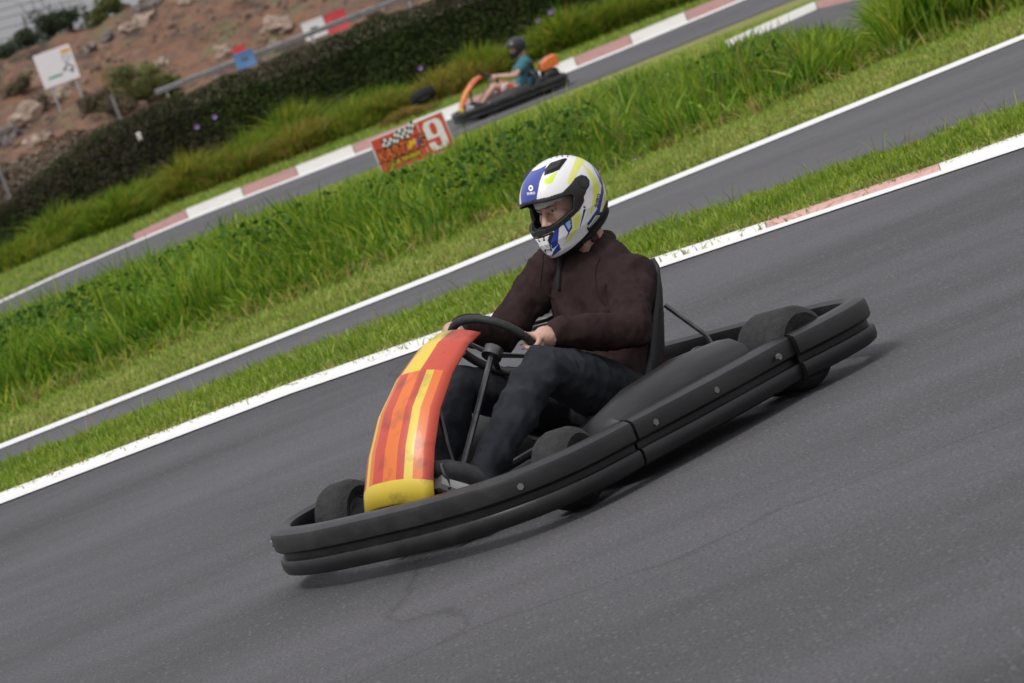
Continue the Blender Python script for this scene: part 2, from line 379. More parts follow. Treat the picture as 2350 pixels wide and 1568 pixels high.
def near_lo_pt(u): return lp('near_lo', u)
def near_front(u): return Vector((near_lo_pt(u).x * 1.0, 3.0, 0))
tag(strip('race_track', near_front, near_lo_pt, -1200, 2900, 60, 30, .010, ASPH), kind='structure')
tag(strip('race_track', 'strip_up', 'mid_lo', -1200, 2900, 60, 14, .010, ASPH2), kind='structure')
tag(strip('race_track', 'far_lo', 'far_up', -600, 2900, 60, 10, .014, ASPH2), kind='structure')
tag(strip('race_track', 'br_lo', 'br_up', 1480, 2900, 30, 10, .012, ASPH2), kind='structure')
tag(strip('track_edge_line', 'near_lo', 'near_mid', -1200, 2900, 90, 3, .016, PAINT), kind='structure')
L['far_line'] = L['far_up'] - np.array([0, 4.0])
tag(strip('track_edge_line', 'far_line', 'far_up', -600, 2900, 60, 2, .022, PAINT), kind='structure')
tag(strip('track_edge_line', 'mid_lo', 'mid_up', -1200, 2900, 90, 3, .016, PAINT), kind='structure')

def kerb(label, ka, kb, cuts, mats, h):
    p0 = lp(ka, cuts[0]); root = empty('track_kerb', (p0.x, p0.y, float(zg(p0.y))), 0)
    tag(root, kind='structure', label=label)
    prof = lambda t: h * min(1, t * 6) * (1 if t < .93 else .4)
    for i in range(len(cuts) - 1):
        g = 4
        o = strip('kerb_block', ka, kb, cuts[i] + g * .25, cuts[i + 1] - g * .25, 10, 12, .012, mats[i % len(mats)], None, prof)
        o.data.transform(Matrix.Translation(-root.location)); o.parent = root
    return root
kerb('low kerb of the nearest track, white with one faded pink block', 'near_mid', 'near_up', [-1200, 200, 1456, 1876, 2900], [KWHITEN, KWHITEN, KPINKN, KWHITEN], .02)
def ux(x, y): return uv_of(x, y)[0]
fc = [ux(310, 552), ux(433, 503), ux(562, 453), ux(685, 402), ux(815, 350)]
st = (ux(1707, 0) - fc[-1]) / 7
fc = fc + [fc[-1] + st * k for k in range(1, 13)]
kerb('red and white kerb along the far track behind the small kart', 'far_up', 'far_kerb', fc, [KPINK, KWHITE], .05)
kerb('white and pink kerb of the track branch beyond the tall grass', 'br_up', 'br_kerb', [1520, 1745, 1860, 2000, 2200], [KWHITE, KPINK], .05)

# ---------------------------------------------------------------- grass
def strip_points(ka, kb, N, u0, u1, t0=0., t1=1., clump=0):
    us = RNG.uniform(u0, u1, N); ts = RNG.uniform(t0, t1, N)
    ug = np.linspace(u0, u1, 80)
    A = np.array([tuple(lp(ka, u)) for u in ug]); B = np.array([tuple(lp(kb, u)) for u in ug])
    a = np.stack([np.interp(us, ug, A[:, k]) for k in range(3)], 1); b = np.stack([np.interp(us, ug, B[:, k]) for k in range(3)], 1)
    P = a + (b - a) * ts[:, None]; P[:, 2] = zg(P[:, 1]) + .004
    return P, us, ts
def pnoise(P, s, oz=0.0): return np.array([mnoise.noise(Vector((p[0] * s, p[1] * s, oz))) for p in P])
P, us, ts = strip_points('near_up', 'strip_up', 60000, -900, 2700, -.04, 1.08)
keep = ~((us > 1440) & (us < 1890) & (ts < .02)); P = P[keep]; ts = ts[keep]
nv = pnoise(P, 2.2)
nv2 = pnoise(P, 7.0, 8); hh = (.045 + .05 * np.clip(nv + .3, 0, 1) + .045 * np.clip(nv2, 0, 1)) * np.clip(ts * 3 + .35, .35, 1)
tag(blades('lawn', P, hh, .0085, [LAWN, LAWN, LAWN, LAWN2], lean=.45), 'short green grass on the strip between the two nearest tracks', 'grass')
P, us, ts = strip_points('near_up', 'strip_up', 5200, -900, 2700, -.10, .28)
tag(blades('dry_lawn_edge', P, .05, .009, [LAWNDRY, LAWN2], lean=1.0), 'matted yellow-brown cut grass along the nearest kerb', 'grass')
tag(strip('lawn_ground', 'near_up', 'strip_up', -1200, 2900, 40, 8, .004, SOIL), kind='structure')
# mown band beyond the middle track
P, us, ts = strip_points('mid_up', 'band_up', 62000, -900, 2700, .02, 1.05)
nv = pnoise(P, 1.1, 3)
tag(blades('mown_grass', P[:46000], .05 + .03 * np.clip(nv[:46000], 0, 1), .011, [LAWN2, LAWN2, LAWN], lean=.5), 'pale mown grass verge beside the middle track', 'grass')
k = (ts[46000:] < .55)
tag(blades('dry_mown_grass', P[46000:][k], .06, .011, [LAWNDRY, LAWN2], lean=.6), 'yellowing grass along the white line of the middle track', 'grass')
tag(strip('verge_ground', 'mid_up', 'band_up', -1200, 2900, 40, 10, .004, mat('verge_soil', (.16, .20, .035), (.25, .22, .08), rough=.95, scale=2, detail=8, bump=.5, bscale=25)), kind='structure')

# tall grass ridge: height follows the outline in the photograph
TOPV = np.array([(-700, -690), (-100, -672), (12, -669), (240, -664), (429, -664), (600, -672), (680, -684), (760, -687), (860, -688), (960, -684), (1060, -686), (1190, -684), (1330, -686), (1450, -690), (1552, -694), (1640, -702), (1700, -715), (1760, -755),
                 (1826, -802), (1850, -770), (1880, -715), (1950, -680), (2100, -660), (2900, -650)], float)
def tall_top(u): return np.interp(u, TOPV[:, 0], TOPV[:, 1])
def tall_pts(N, y0=None, front=0.):
    us = RNG.uniform(-800, 2600, N); ts = RNG.uniform(0, 1, N) ** 1.0
    ug = np.linspace(-800, 2600, 90); A = np.array([tuple(lp('band_up', u)) for u in ug])
    ay = np.interp(us, ug, A[:, 1])
    yb = np.where(us > 1650, np.where(us > 1850, 38.0, 35.5), 42.0)
    Y = ay - .1 + front + (yb - ay) * ts
    X = (us - UC) / F_PX * Y
    P = np.stack([X, Y, zg(Y)], 1)
    ztop = CAM_H - ((-159 - tall_top(us)) / F_PX) * Y
    hmax = np.clip(ztop - P[:, 2], .08, 1.0)
    return P, us, ts, hmax
P, us, ts, hm = tall_pts(88000)
nv = pnoise(P, 1.3, 5) + .55 * pnoise(P, 3.4, 15)
hm = hm * (1.0 + .50 * np.clip(pnoise(P, 1.5, 51) + .45 * pnoise(P, 4.0, 57), -.6, .35)); d1, d2 = .45 * pnoise(P, 1.7, 81), .45 * pnoise(P, 1.7, 91) - .08
h = np.minimum(hm * 1.03, .17 + .50 * np.clip(nv + .42, 0, 1)) * np.clip(.55 + ts * 3, .55, 1)
h = np.where(us > 1860, np.minimum(hm, .75), h)
sel = nv > -.18
third = (pnoise(P, .45, 9) > .05)
tag(blades('tall_grass', P[~third], h[~third], .020, [TALL, TALL, TALL2], lean=.5, seg=4, drift=(d1[~third], d2[~third])), 'dense tall green grass on the ridge between the tracks', 'grass')
tag(blades('tall_grass_yellowish', P[third], h[third], .019, [TALL, TALL2], lean=.55, seg=4, drift=(d1[third], d2[third])), 'yellower patches of tall grass on the ridge between the tracks', 'grass')
P, us, ts, hm = tall_pts(2600)
k = (us > 900)
tag(blades('dry_grass_stalks', P[k], np.minimum(hm[k] * 1.04, .55), .007, TALLDRY, lean=.2, seg=3), 'thin dry seed stalks standing in the tall grass', 'grass')
P, us, ts, hm = tall_pts(70000)
uk = (us < 1650)
P, us, ts, hm = P[uk], us[uk], ts[uk], hm[uk]
pk = P.copy(); pk[:, 2] += np.minimum(hm, .6) * RNG.uniform(.1, 1.0, len(pk)) * .95
ed = ts < .78 + .15 * pnoise(P, 1.5, 44); dk = ((pnoise(P, .75, 21) + .5 * pnoise(P, 2.2, 33)) > .34) & ed
tag(leaves('ground_weeds', pk[dk], .055, mat('weed_leaf', (.035, .095, .012), (.085, .17, .028), rough=.75, scale=3, island=.35, trans=.25, spec=.15), kind='stuff', up=.8, aspect=.8), 'dark broad-leaved weeds growing through the tall grass', 'weeds')
lk = ~dk & (pnoise(P, 1.1, 71) + .5 * pnoise(P, 3.1, 73) > .2) & (RNG.uniform(0, 1, len(P)) < .22) & ed
tag(leaves('leafy_weeds', pk[lk], .042, [mat('leafy_weed_bright', (.10, .24, .018), (.20, .36, .035), rough=.6, scale=2, island=.35, trans=.35, spec=.2), mat('leafy_weed_mid', (.05, .14, .014), (.12, .24, .03), rough=.6, scale=2, island=.35, trans=.3, spec=.2)], kind='stuff', up=.8, aspect=.6), 'fresh green leafy weeds mixed into the tall grass ridge', 'weeds')
P, us, ts = strip_points('near_up', 'strip_up', 420, -900, 2700, .55, 1.1)
tag(blades('seed_stalks', P, .16, .005, [LAWNDRY, LAWN], lean=.5), 'thin stalks along the upper edge of the near grass strip', 'grass')
us = RNG.uniform(-800, 2600, 2600); pa = np.array([tuple(lp('band_up', u)) for u in us]); pa[:, 1] -= np.abs(RNG.normal(0, .28, len(pa))); pa[:, 2] = zg(pa[:, 1])
tag(blades('stray_grass_tufts', pa, .16, .014, [TALL, TALL2, LAWNDRY], lean=.9), 'stray longer grass spilling onto the mown verge', 'grass')

# short grass between the ridge and the far track
us = RNG.uniform(-700, 2400, 42000); Y = RNG.uniform(42, 66.3, 42000); P = np.stack([(us - UC) / F_PX * Y, Y, zg(Y) + .003], 1)
lo = np.array([lp('far_lo', u).y for u in np.linspace(-600, 2900, 60)]); ylim = np.interp(us, np.linspace(-600, 2900, 60), lo)
br0 = np.array([lp('br_lo', u).y for u in np.linspace(1480, 2900, 30)]); br1 = np.array([lp('br_kerb', u).y for u in np.linspace(1480, 2900, 30)])
inb = (us > 1490) & (Y > np.interp(us, np.linspace(1480, 2900, 30), br0) - .1) & (Y < np.interp(us, np.linspace(1480, 2900, 30), br1) + .05)
k = (Y < ylim + .05) & ~inb
tag(blades('far_mown_grass', P[k], .06, .022, [LAWN2, LAWN2, LAWN], lean=.6, seg=2), 'light mown grass beside the far track', 'grass')
g0 = strip('infield_ground', lambda u: Vector(((u - UC) / F_PX * 38, 38, 0)), 'far_lo', -1200, 2900, 40, 20, .003, MATS['verge_soil']); tag(g0, kind='structure')
us = RNG.uniform(-800, 2300, 26000); ky = np.array([lp('far_kerb', u).y for u in np.linspace(-600, 2900, 60)]); Y = np.interp(us, np.linspace(-600, 2900, 60), ky) + RNG.uniform(-.22, 5.0, 26000)
P = np.stack([(us - UC) / F_PX * Y, Y, zg(Y) + .003], 1)
tag(blades('far_verge_grass', P, .09, .022, [LAWN, LAWN2], lean=.6, seg=2), 'green verge grass behind the far red and white kerb', 'grass')
tag(strip('far_verge_ground', 'far_kerb', lambda u: Vector(((u - UC) / F_PX * 88, 88, 0)), -600, 2900, 40, 12, .004, SOIL), kind='structure')

# ---------------------------------------------------------------- long-grass clumps in front of the hedge (each one a thing)
SCRUB = mat('scrub_blade', (.22, .26, .022), (.34, .34, .05), rough=.6, scale=.8, island=.4, trans=.35, spec=.2)
SCRUBG = mat('scrub_blade_green', (.09, .22, .014), (.18, .30, .028), rough=.6, scale=.8, island=.4, trans=.35, spec=.2)
SCRUBD = mat('scrub_blade_straw', (.26, .20, .045), (.36, .28, .08), rough=.7, scale=.8, island=.35, trans=.25, spec=.2)
def clump(x, y, Y, w, h, mats, label, n=2600):
    h *= 1.05 if x < 480 else .86
    c = at(x, y, Y); c.z = float(zg(Y))
    root = empty('grass_clump', c, 0, label, 'grass clump', 'long grass clumps in front of the hedge')
    a = RNG.uniform(0, 2 * np.pi, n); r = np.sqrt(RNG.uniform(0, 1, n)); X = np.cos(a) * r * w * .5; Yy = np.sin(a) * r * w * .35
    hh = h * (1 - .62 * r ** 2) * (1 + .6 * np.array([mnoise.noise(Vector((p * 1.7 + x, q * 1.7, y))) for p, q in zip(X, Yy)]))
    blades('grass_blades', np.stack([X, Yy, np.zeros(n)], 1), hh, .032, mats, root, lean=.85, seg=4, drift=(.1, -.15))
    return root
for (x, y, Y, w, h, ms, lb) in [
    (60, 560, 79.5, 2.2, .50, [SCRUBG, SCRUB], 'green grass clump at the left picture edge beside the far track'),
    (165, 520, 80.5, 1.9, .72, [SCRUB, SCRUBG], 'yellow-green grass clump left of the rounded green one'),
    (250, 500, 79.2, 1.5, .62, [SCRUBG, SCRUBG, SCRUB], 'rounded darker green grass clump near the kerb end'),
    (330, 455, 81, 1.7, .70, [SCRUB, SCRUBG], 'tall yellow-green grass clump below the white litter'),
    (425, 430, 80.5, 1.7, .78, [SCRUB], 'pale yellow grass clump with feathery top under the hedge'),
    (510, 395, 80, 1.7, .72, [SCRUB, SCRUBG, SCRUBD], 'olive grass clump above the first white kerb block'),
    (590, 350, 81, 1.7, .78, [SCRUBG, SCRUB], 'bushy green grass clump above the second white kerb block'),
    (655, 300, 82.5, 1.5, 1.15, [SCRUB, SCRUBG], 'upright yellow grass tuft against the brown hedge'),
    (700, 325, 80, 1.8, .62, [SCRUB, SCRUBD], 'low straw-tinted grass clump above the pink kerb block'),
    (790, 290, 80, 1.9, .66, [SCRUB, SCRUBG], 'wide green grass clump up and left of the red board'),
    (880, 260, 80.5, 1.8, .62, [SCRUBD, SCRUB, SCRUBG], 'brownish grass clump left of the half-buried tyre'),
    (935, 262, 78.0, 1.1, .28, [SCRUBD], 'low dry brown grass clump under the half-buried tyre'),
    (1030, 195, 80, 1.7, .72, [SCRUBD, SCRUB], 'straw-coloured grass clump right of the half-buried tyre'),
    (1110, 165, 80.5, 1.7, .80, [SCRUB, SCRUBG], 'grass clump ahead of the far kart driver'),
    (1240, 112, 81, 1.8, .80, [SCRUB, SCRUBG], 'grass clump behind the far kart driver helmet'),
    (1330, 72, 81, 1.9, .88, [SCRUBG, SCRUB], 'lush green grass clump above the pink kerb block right of the far kart'),
    (1430, 38, 81, 1.9, .86, [SCRUB, SCRUBG], 'grass clump reaching the top picture edge'),
    (1530, 2, 81, 2.0, .86, [SCRUBG, SCRUB], 'grass clump cut by the top picture edge near the white kerb'),
]: clump(x, y, Y, w, h, ms, lb)
c = at(820, 235, 84); cl = clump(820, 235, 84, 2.2, .62, [SCRUBG], 'bright green weed patch at the foot of the hedge')

# ---------------------------------------------------------------- hedge
hc = at_uv(700, -430, 87); hc.z = float(zg(87))
hedge = empty('hedge', hc, 0, 'long dark hedge of vines and dry twigs behind the far track', 'hedge')
HG = mat('hedge_leaf', (.030, .052, .014), (.070, .102, .027), rough=.7, scale=.9, island=.3, trans=.2, spec=.15)
HB = mat('hedge_dry_vine', (.050, .040, .030), (.105, .083, .064), rough=.9, scale=1.1, island=.22, spec=.08)
N = 210000
X = RNG.uniform(-11.5, 13, N); Yv = RNG.uniform(-.7, .7, N); t = RNG.uniform(0, 1, N) ** .85
ug = UC + (X + hc.x) / 87 * F_PX
ztop = CAM_H - ((-159 - np.interp(ug, [-600, -300, -150, -60, 40, 150, 300, 700, 2500], [-470, -462, -440, -405, -372, -352, -344, -349, -356])) / F_PX) * 87
bump = np.array([mnoise.noise(Vector((x * .8, 0, 3))) * .16 + mnoise.noise(Vector((x * 3., 0, 7))) * .07 for x in X])
Hh = ztop - hc.z + bump
Z = t * Hh; dep = .35 + .55 * (1 - t); Yv = Yv * dep - .25 * (1 - t)
br = np.array([mnoise.noise(Vector((x * .55, z * .7, 1))) + .5 * mnoise.noise(Vector((x * 1.8, z * 1.6, 4))) for x, z in zip(X, Z)])
score = br + .5 * (t - .66) - .035 * (X - 0) 
k = RNG.uniform(0, 1, N) > np.clip(.24 + score * 1.0, .05, .72)
Pt = np.stack([X, Yv, Z], 1)
leaves('hedge_foliage', Pt[k], .060, HG, hedge, kind='stuff')
leaves('dry_vines', Pt[~k], .075, HB, hedge, kind='stuff', aspect=.26)
mb = MB()
for i in range(70):
    x = random.uniform(-11, 13); hgt = float(np.interp(x, np.sort(X)[::500], Hh[np.argsort(X)][::500])) * random.uniform(.6, 1.0)
    mb.tube([(x, 0, 0), (x + random.uniform(-.1, .1), random.uniform(-.1, .1), hgt * .5), (x + random.uniform(-.3, .3), random.uniform(-.2, .1), hgt)], [.03, .02, .008], 5)
mb.build('stems', HB, hedge)['kind'] = 'stuff'
so_ = np.argsort(X)[::200]; mb = MB(); mb.loft([[Vector((x, y_, z_ * h_)) for y_, z_ in ((0, 0), (0, .7), (.15, .78), (.3, .7), (.3, 0))] for x, h_ in zip(X[so_], Hh[so_])]); mb.build('dense_core', mat('hedge_core', (.026, .024, .016), (.045, .036, .027), rough=1, scale=5), hedge)
FL = mat('violet_petal', (.42, .27, .62), rough=.6, trans=.3)
for (x, y) in [(493, 268), (452, 291), (1234, 47), (1270, 24), (965, 156), (1262, 28)]:
    p = at(x, y, 86.15) - hc; mb = MB(); n = 10; cen = Vector((0, .03, 0))
    V = [cen] + [Vector((math.cos(2 * math.pi * i / n) * .055 * (1 if i % 2 else .85), -.02, math.sin(2 * math.pi * i / n) * .055 * (1 if i % 2 else .85))) for i in range(n)]
    mb.add([v + p for v in V], [(0, 1 + i, 1 + (i + 1) % n) for i in range(n)]); mb.build('flower', FL, hedge, angle=70)
# slim fence posts standing in the hedge
for (x0, y0, x1, y1, lb) in [(256, 219, 295, 320, 'thin grey post rising from the hedge right of the road sign'), (-6, 378, 28, 470, 'thin grey post at the left picture edge')]:
    a, b = at(x1, y1, 87.4), at(x0, y0, 87.4); mb = MB(); g = float(zg(87.4)); L0 = b.z - g
    mb.box((0, 0, L0 / 2 - .1), (.06, .06, L0 + .2), b=.008); mb.box((0, 0, L0 + .01), (.075, .075, .02), b=.004)
    o = mb.build('fence_post', mat('post_grey', (.15, .15, .155), (.22, .21, .21), rough=.7, scale=20)); o.location = (b.x, 87.4, g); tag(o, lb, 'post', 'fence posts in the hedge')
def rag(name, x, y, Y, w, h, m, label, cat):
    c = at(x, y, Y); n = 7; V = []; Fs = []
    for i in range(n):
        for j in range(n):
            V.append(((i / 6 - .5) * w, mnoise.noise(Vector((i * .6, j * .6, x))) * w * .4, (j / 6 - .5) * h + mnoise.noise(Vector((i * .5, j * .5, y))) * h * .25))
    for i in range(n - 1):
        for j in range(n - 1): Fs.append((i * n + j, i * n + j + 1, (i + 1) * n + j + 1, (i + 1) * n + j))
    mb = MB(); mb.add(V, Fs); me = mb.mesh(name, True, 80); o = link(name, me, None, m); o.location = c
    so = o.modifiers.new('thickness', 'SOLIDIFY'); so.thickness = .006
    return tag(o, label, cat)
LIT = mat('litter_paper', (.55, .53, .50), (.70, .68, .66), rough=.7, scale=9)
rag('litter', 320, 313, 85.95, .09, .16, LIT, 'small white scrap of litter caught in the hedge', 'litter')
rag('litter', 1465, 366, 30.9, .085, .022, mat('litter_pinkish', (.30, .22, .20), (.46, .40, .38), rough=.7, scale=25), 'crumpled pinkish wrapper at the foot of the tall grass', 'litter')
# half-buried tyre
p = at(969, 214, 78.6); p.z -= .03; ty = empty('old_tyre', p, rad(20), 'old black tyre lying half buried in the straw-coloured grass', 'tyre')
mb = MB(); n = 32; prof = [(.17, -.06), (.20, -.085), (.26, -.09), (.285, -.06), (.285, .06), (.26, .09), (.20, .085), (.17, .06)]
mb.loft([[Vector((math.cos(2 * math.pi * i / n) * r, w, math.sin(2 * math.pi * i / n) * r)) for r, w in prof] for i in range(n + 1)], False)
o = mb.build('tyre_casing', mat('old_rubber', (.007, .007, .0075), (.014, .014, .014), rough=.8, scale=9), ty); o.rotation_euler = (rad(72), 0, 0); o.location = (0, 0, -.02); o.scale = (.85, .85, .85)

# dry brown brush behind the left end of the hedge
db = at_uv(-120, -400, 95); db.z = float(zg(95))
brush = empty('dry_brush', db, 0, 'mass of dry brown brush behind the left end of the hedge', 'brush')
N = 30000; X = RNG.uniform(-6.5, 4.2, N); ug = UC + (X + db.x) / 95 * F_PX
zt = CAM_H - ((-159 - np.interp(ug, [-900, -300, -120, 40, 160, 300], [-330, -335, -352, -345, -340, -352])) / F_PX) * 95 - db.z
zt = zt + np.array([mnoise.noise(Vector((x * 1.1, 2, 0))) * .25 + mnoise.noise(Vector((x * 3.4, 0, 9))) * .12 for x in X])
t = RNG.uniform(0, 1, N) ** .8; Pt = np.stack([X, RNG.uniform(-.9, .9, N) * (1.1 - t * .7) - .4 * (1 - t), t * zt], 1)
br = np.array([mnoise.noise(Vector((p[0] * .9, p[2] * 1.1, 6))) for p in Pt])
leaves('dry_leaves', Pt[br > -.12], .09, mat('brush_leaf_tan', (.075, .054, .038), (.17, .12, .078), rough=.85, scale=.9, island=.4, spec=.15), brush, kind='stuff', aspect=.35)
leaves('green_leaves', Pt[br <= -.12], .08, mat('brush_leaf_olive', (.05, .06, .02), (.11, .11, .04), rough=.7, scale=.9, island=.4, spec=.2), brush, kind='stuff', aspect=.5)
mb = MB()
for i in range(60):
    x = random.uniform(-6, 4); mb.tube([(x, 0, 0), (x + random.uniform(-.3, .3), random.uniform(-.3, .2), random.uniform(.7, 1.5))], [.025, .008], 5)
mb.build('stems', HB, brush)['kind'] = 'stuff'

# ================================================================ BANK, ROAD AND THINGS BEYOND THE HEDGE
def zbank(X, Y):
    return np.interp(Y, [243, 252, 262, 290, 332, 345, 400], [-3.1, -2.75, -1.75, -.05, 2.45, 2.2, -4.0])
def zb(X, Y):
    b = float(zbank(X, Y))
    return b + (mnoise.fractal(Vector((X * .12, Y * .05, 0)), 1.0, 2.0, 4) * 1.15 + mnoise.fractal(Vector((X * .5, Y * .2, 5)), .8, 2.0, 4) * .38) * min(1, max(0, (Y - 246) / 14))
bx_ = np.concatenate([np.linspace(-220, -48, 40), np.linspace(-47.5, 22, 260), np.linspace(23, 220, 40)]); by_ = np.concatenate([np.linspace(243, 345, 130), np.linspace(348, 400, 10)])
V = np.array([(x, y, zb(x, y)) for y in by_ for x in bx_]); nx = len(bx_)
ii, jj = np.meshgrid(np.arange(nx - 1), np.arange(len(by_) - 1)); q0 = (jj * nx + ii).ravel()
bme = arrays_mesh('dirt_bank', V, np.stack([q0, q0 + 1, q0 + nx + 1, q0 + nx], 1), smooth=True)
bmat = bpy.data.materials.new('red_brown_earth'); bmat.use_nodes = True; n, l = bmat.node_tree.nodes, bmat.node_tree.links
t = n.new('ShaderNodeTexCoord'); mp = n.new('ShaderNodeMapping'); mp.inputs['Scale'].default_value = (1, .3, 1.6); l.new(t.outputs['Object'], mp.inputs[0])
a = n.new('ShaderNodeTexNoise'); a.inputs['Scale'].default_value = .23; a.inputs['Detail'].default_value = 9; a.inputs['Roughness'].default_value = .68; l.new(mp.outputs[0], a.inputs['Vector'])
r = n.new('ShaderNodeValToRGB'); e = r.color_ramp.elements; e[0].position = .30; e[0].color = (.030, .022, .018, 1); e[1].position = .72; e[1].color = (.34, .23, .125, 1)
for pz, cc in ((.39, (.048, .032, .024, 1)), (.46, (.12, .062, .036, 1)), (.53, (.20, .098, .052, 1)), (.58, (.105, .062, .042, 1)), (.65, (.22, .125, .07, 1))):
    q = e.new(pz); q.color = cc
l.new(a.outputs['Fac'], r.inputs[0])
a2 = n.new('ShaderNodeTexNoise'); a2.inputs['Scale'].default_value = .5; a2.inputs['Detail'].default_value = 6; mp2 = n.new('ShaderNodeMapping'); mp2.inputs['Location'].default_value = (31, 7, 3); mp2.inputs['Scale'].default_value = (.8, .25, 1.5); l.new(t.outputs['Object'], mp2.inputs[0]); l.new(mp2.outputs[0], a2.inputs['Vector'])
r2 = n.new('ShaderNodeValToRGB'); r2.color_ramp.elements[0].position = .54; r2.color_ramp.elements[1].position = .66; r2.color_ramp.elements[0].color = (0, 0, 0, 1); r2.color_ramp.elements[1].color = (.8, .8, .8, 1); l.new(a2.outputs['Fac'], r2.inputs[0])
mxx = n.new('ShaderNodeMixRGB'); mxx.inputs[2].default_value = (.11, .11, .045, 1); l.new(r2.outputs[0], mxx.inputs[0]); l.new(r.outputs[0], mxx.inputs[1])
l.new(mxx.outputs[0], n['Principled BSDF'].inputs['Base Color']); n['Principled BSDF'].inputs['Roughness'].default_value = .95
bp = n.new('ShaderNodeBump'); bp.inputs['Strength'].default_value = .9; bp.inputs['Distance'].default_value = .3; l.new(a.outputs['Fac'], bp.inputs['Height']); l.new(bp.outputs[0], n['Principled BSDF'].inputs['Normal'])
tag(link('dirt_bank', bme, None, bmat), kind='structure')
def bank_hit(x, y):
    u, v = uv_of(x, y); d = ray_uv(u, v); Y = 246.0
    while Y < 342:
        if CAM_H + d.z * Y / d.y < zb(d.x * Y / d.y, Y): break
        Y += .25
    return Vector((d.x * Y / d.y, Y, zb(d.x * Y / d.y, Y)))
# boulders
RK = mat('boulder_tan', (.18, .135, .10), (.42, .32, .25), rough=.9, scale=2.2, detail=8, bump=.6, bscale=6)
RK2 = mat('boulder_grey', (.07, .06, .056), (.22, .185, .17), rough=.9, scale=2.2, detail=8, bump=.6, bscale=6)
def boulder(x, y, r, m, label):
    p = bank_hit(x, y); bm = bmesh.new(); bmesh.ops.create_icosphere(bm, subdivisions=3, radius=1)
    sd_ = random.uniform(0, 99)
    for v in bm.verts:
        k = .9 + .55 * mnoise.noise(v.co * 1.2 + Vector((sd_, 0, 0))) + .3 * mnoise.noise(v.co * 2.7 + Vector((0, sd_, 0)))
        v.co = Vector((v.co.x * 1.15, v.co.y, v.co.z * .8)) * k * r
    me = bpy.data.meshes.new('boulder'); bm.to_mesh(me); bm.free()
    o = link('boulder', me, None, m); o.location = p + Vector((0, 0, r * .2)); o.rotation_euler = (0, 0, random.uniform(0, 6)); tag(o, label, 'boulder', 'boulders on the dirt bank')
for x, y, r, m, lb in [(338, 58, .8, RK, 'pale rounded boulder on the dirt bank above the green bush'), (352, 22, .85, RK2, 'grey boulder high on the bank near the top picture edge'), (322, 32, .6, RK2, 'smaller grey stone left of the two big boulders on the bank'),
    (300, 72, .55, RK, 'low brown rock left of the pale rounded boulder'), (255, 92, .55, RK2, 'dark flat rock right of the white road sign'), (212, 118, .4, RK2, 'small dark stone beside the right edge of the road sign'), (440, 8, .7, RK, 'orange-tan boulder at the top picture edge'),
    (520, 128, .55, RK, 'tan rock just left of the blue barrier'), (632, 108, .4, RK, 'small whitish stone under the guard rail'), (372, 158, .5, RK, 'light stone right of the green bush'), (60, 285, .9, RK, 'big tan boulder below the road sign at the left'), (20, 330, .8, RK2, 'dark boulder at the left picture edge'),
    (95, 330, .6, RK, 'brown boulder beside the big tan one'), (640, 70, .8, RK, 'brown rock on the bank left of the white barrier'), (150, 225, .6, RK, 'earth-coloured rock between the legs of the road sign'), (860, 38, .35, RK, 'yellowish stone under the guard rail near the red barrier')]:
    boulder(x, y, r * 1.25, m, lb)
# rubble and dry tufts strewn over the bank
rv, rf = [], []
bm = bmesh.new(); bmesh.ops.create_icosphere(bm, subdivisions=1, radius=1); bv = [v.co.copy() for v in bm.verts]; bf = [tuple(v.index for v in f.verts) for f in bm.faces]; bm.free()
for i in range(1500):
    x = random.uniform(-34, 14); y = random.uniform(250, 334)
    if mnoise.noise(Vector((x * .13, y * .05, 40))) < -.05: continue
    r_ = random.uniform(.07, .26) * (1.6 if random.random() < .08 else 1); c = Vector((x, y, zb(x, y) + r_ * .2)); o_ = len(rv)
    rv += [tuple(c + Vector((p.x * 1.2, p.y, p.z * .8)) * r_ * (1 + .5 * mnoise.noise(p * 1.3 + c))) for p in bv]; rf += [tuple(k + o_ for k in f) for f in bf]
mb = MB(); mb.add(rv, rf); tag(mb.build('rubble', mat('rubble_stone', (.06, .045, .035), (.22, .16, .12), rough=.95, scale=.9, island=.4), None, False), 'loose stones and rubble strewn over the dirt bank', 'rubble', kind='stuff')
tp = []
for i in range(900):
    x = random.uniform(-34, 14); y = random.uniform(248, 334)
    if mnoise.noise(Vector((x * .16, y * .06, 70))) < .02: continue
    w_ = random.uniform(.3, .9); c = np.array((x, y, zb(x, y))); k = 26
    q = RNG.normal(size=(k, 3)) * np.array((w_ * .4, w_ * .4, w_ * .25)); q[:, 2] = np.abs(q[:, 2]); tp.append(q + c)
tp = np.concatenate(tp); hal = len(tp) // 2
tag(leaves('dry_tufts', tp, .16, [mat('tuft_straw', (.17, .13, .065), (.26, .20, .10), rough=.85, scale=.3, island=.4), mat('tuft_olive', (.07, .08, .03), (.13, .13, .05), rough=.8, scale=.3, island=.4), mat('tuft_brown', (.07, .05, .035), (.13, .09, .06), rough=.9, scale=.3, island=.4)], kind='stuff', aspect=.4), 'dry tufts and low scrub scattered over the dirt bank', 'scrub')
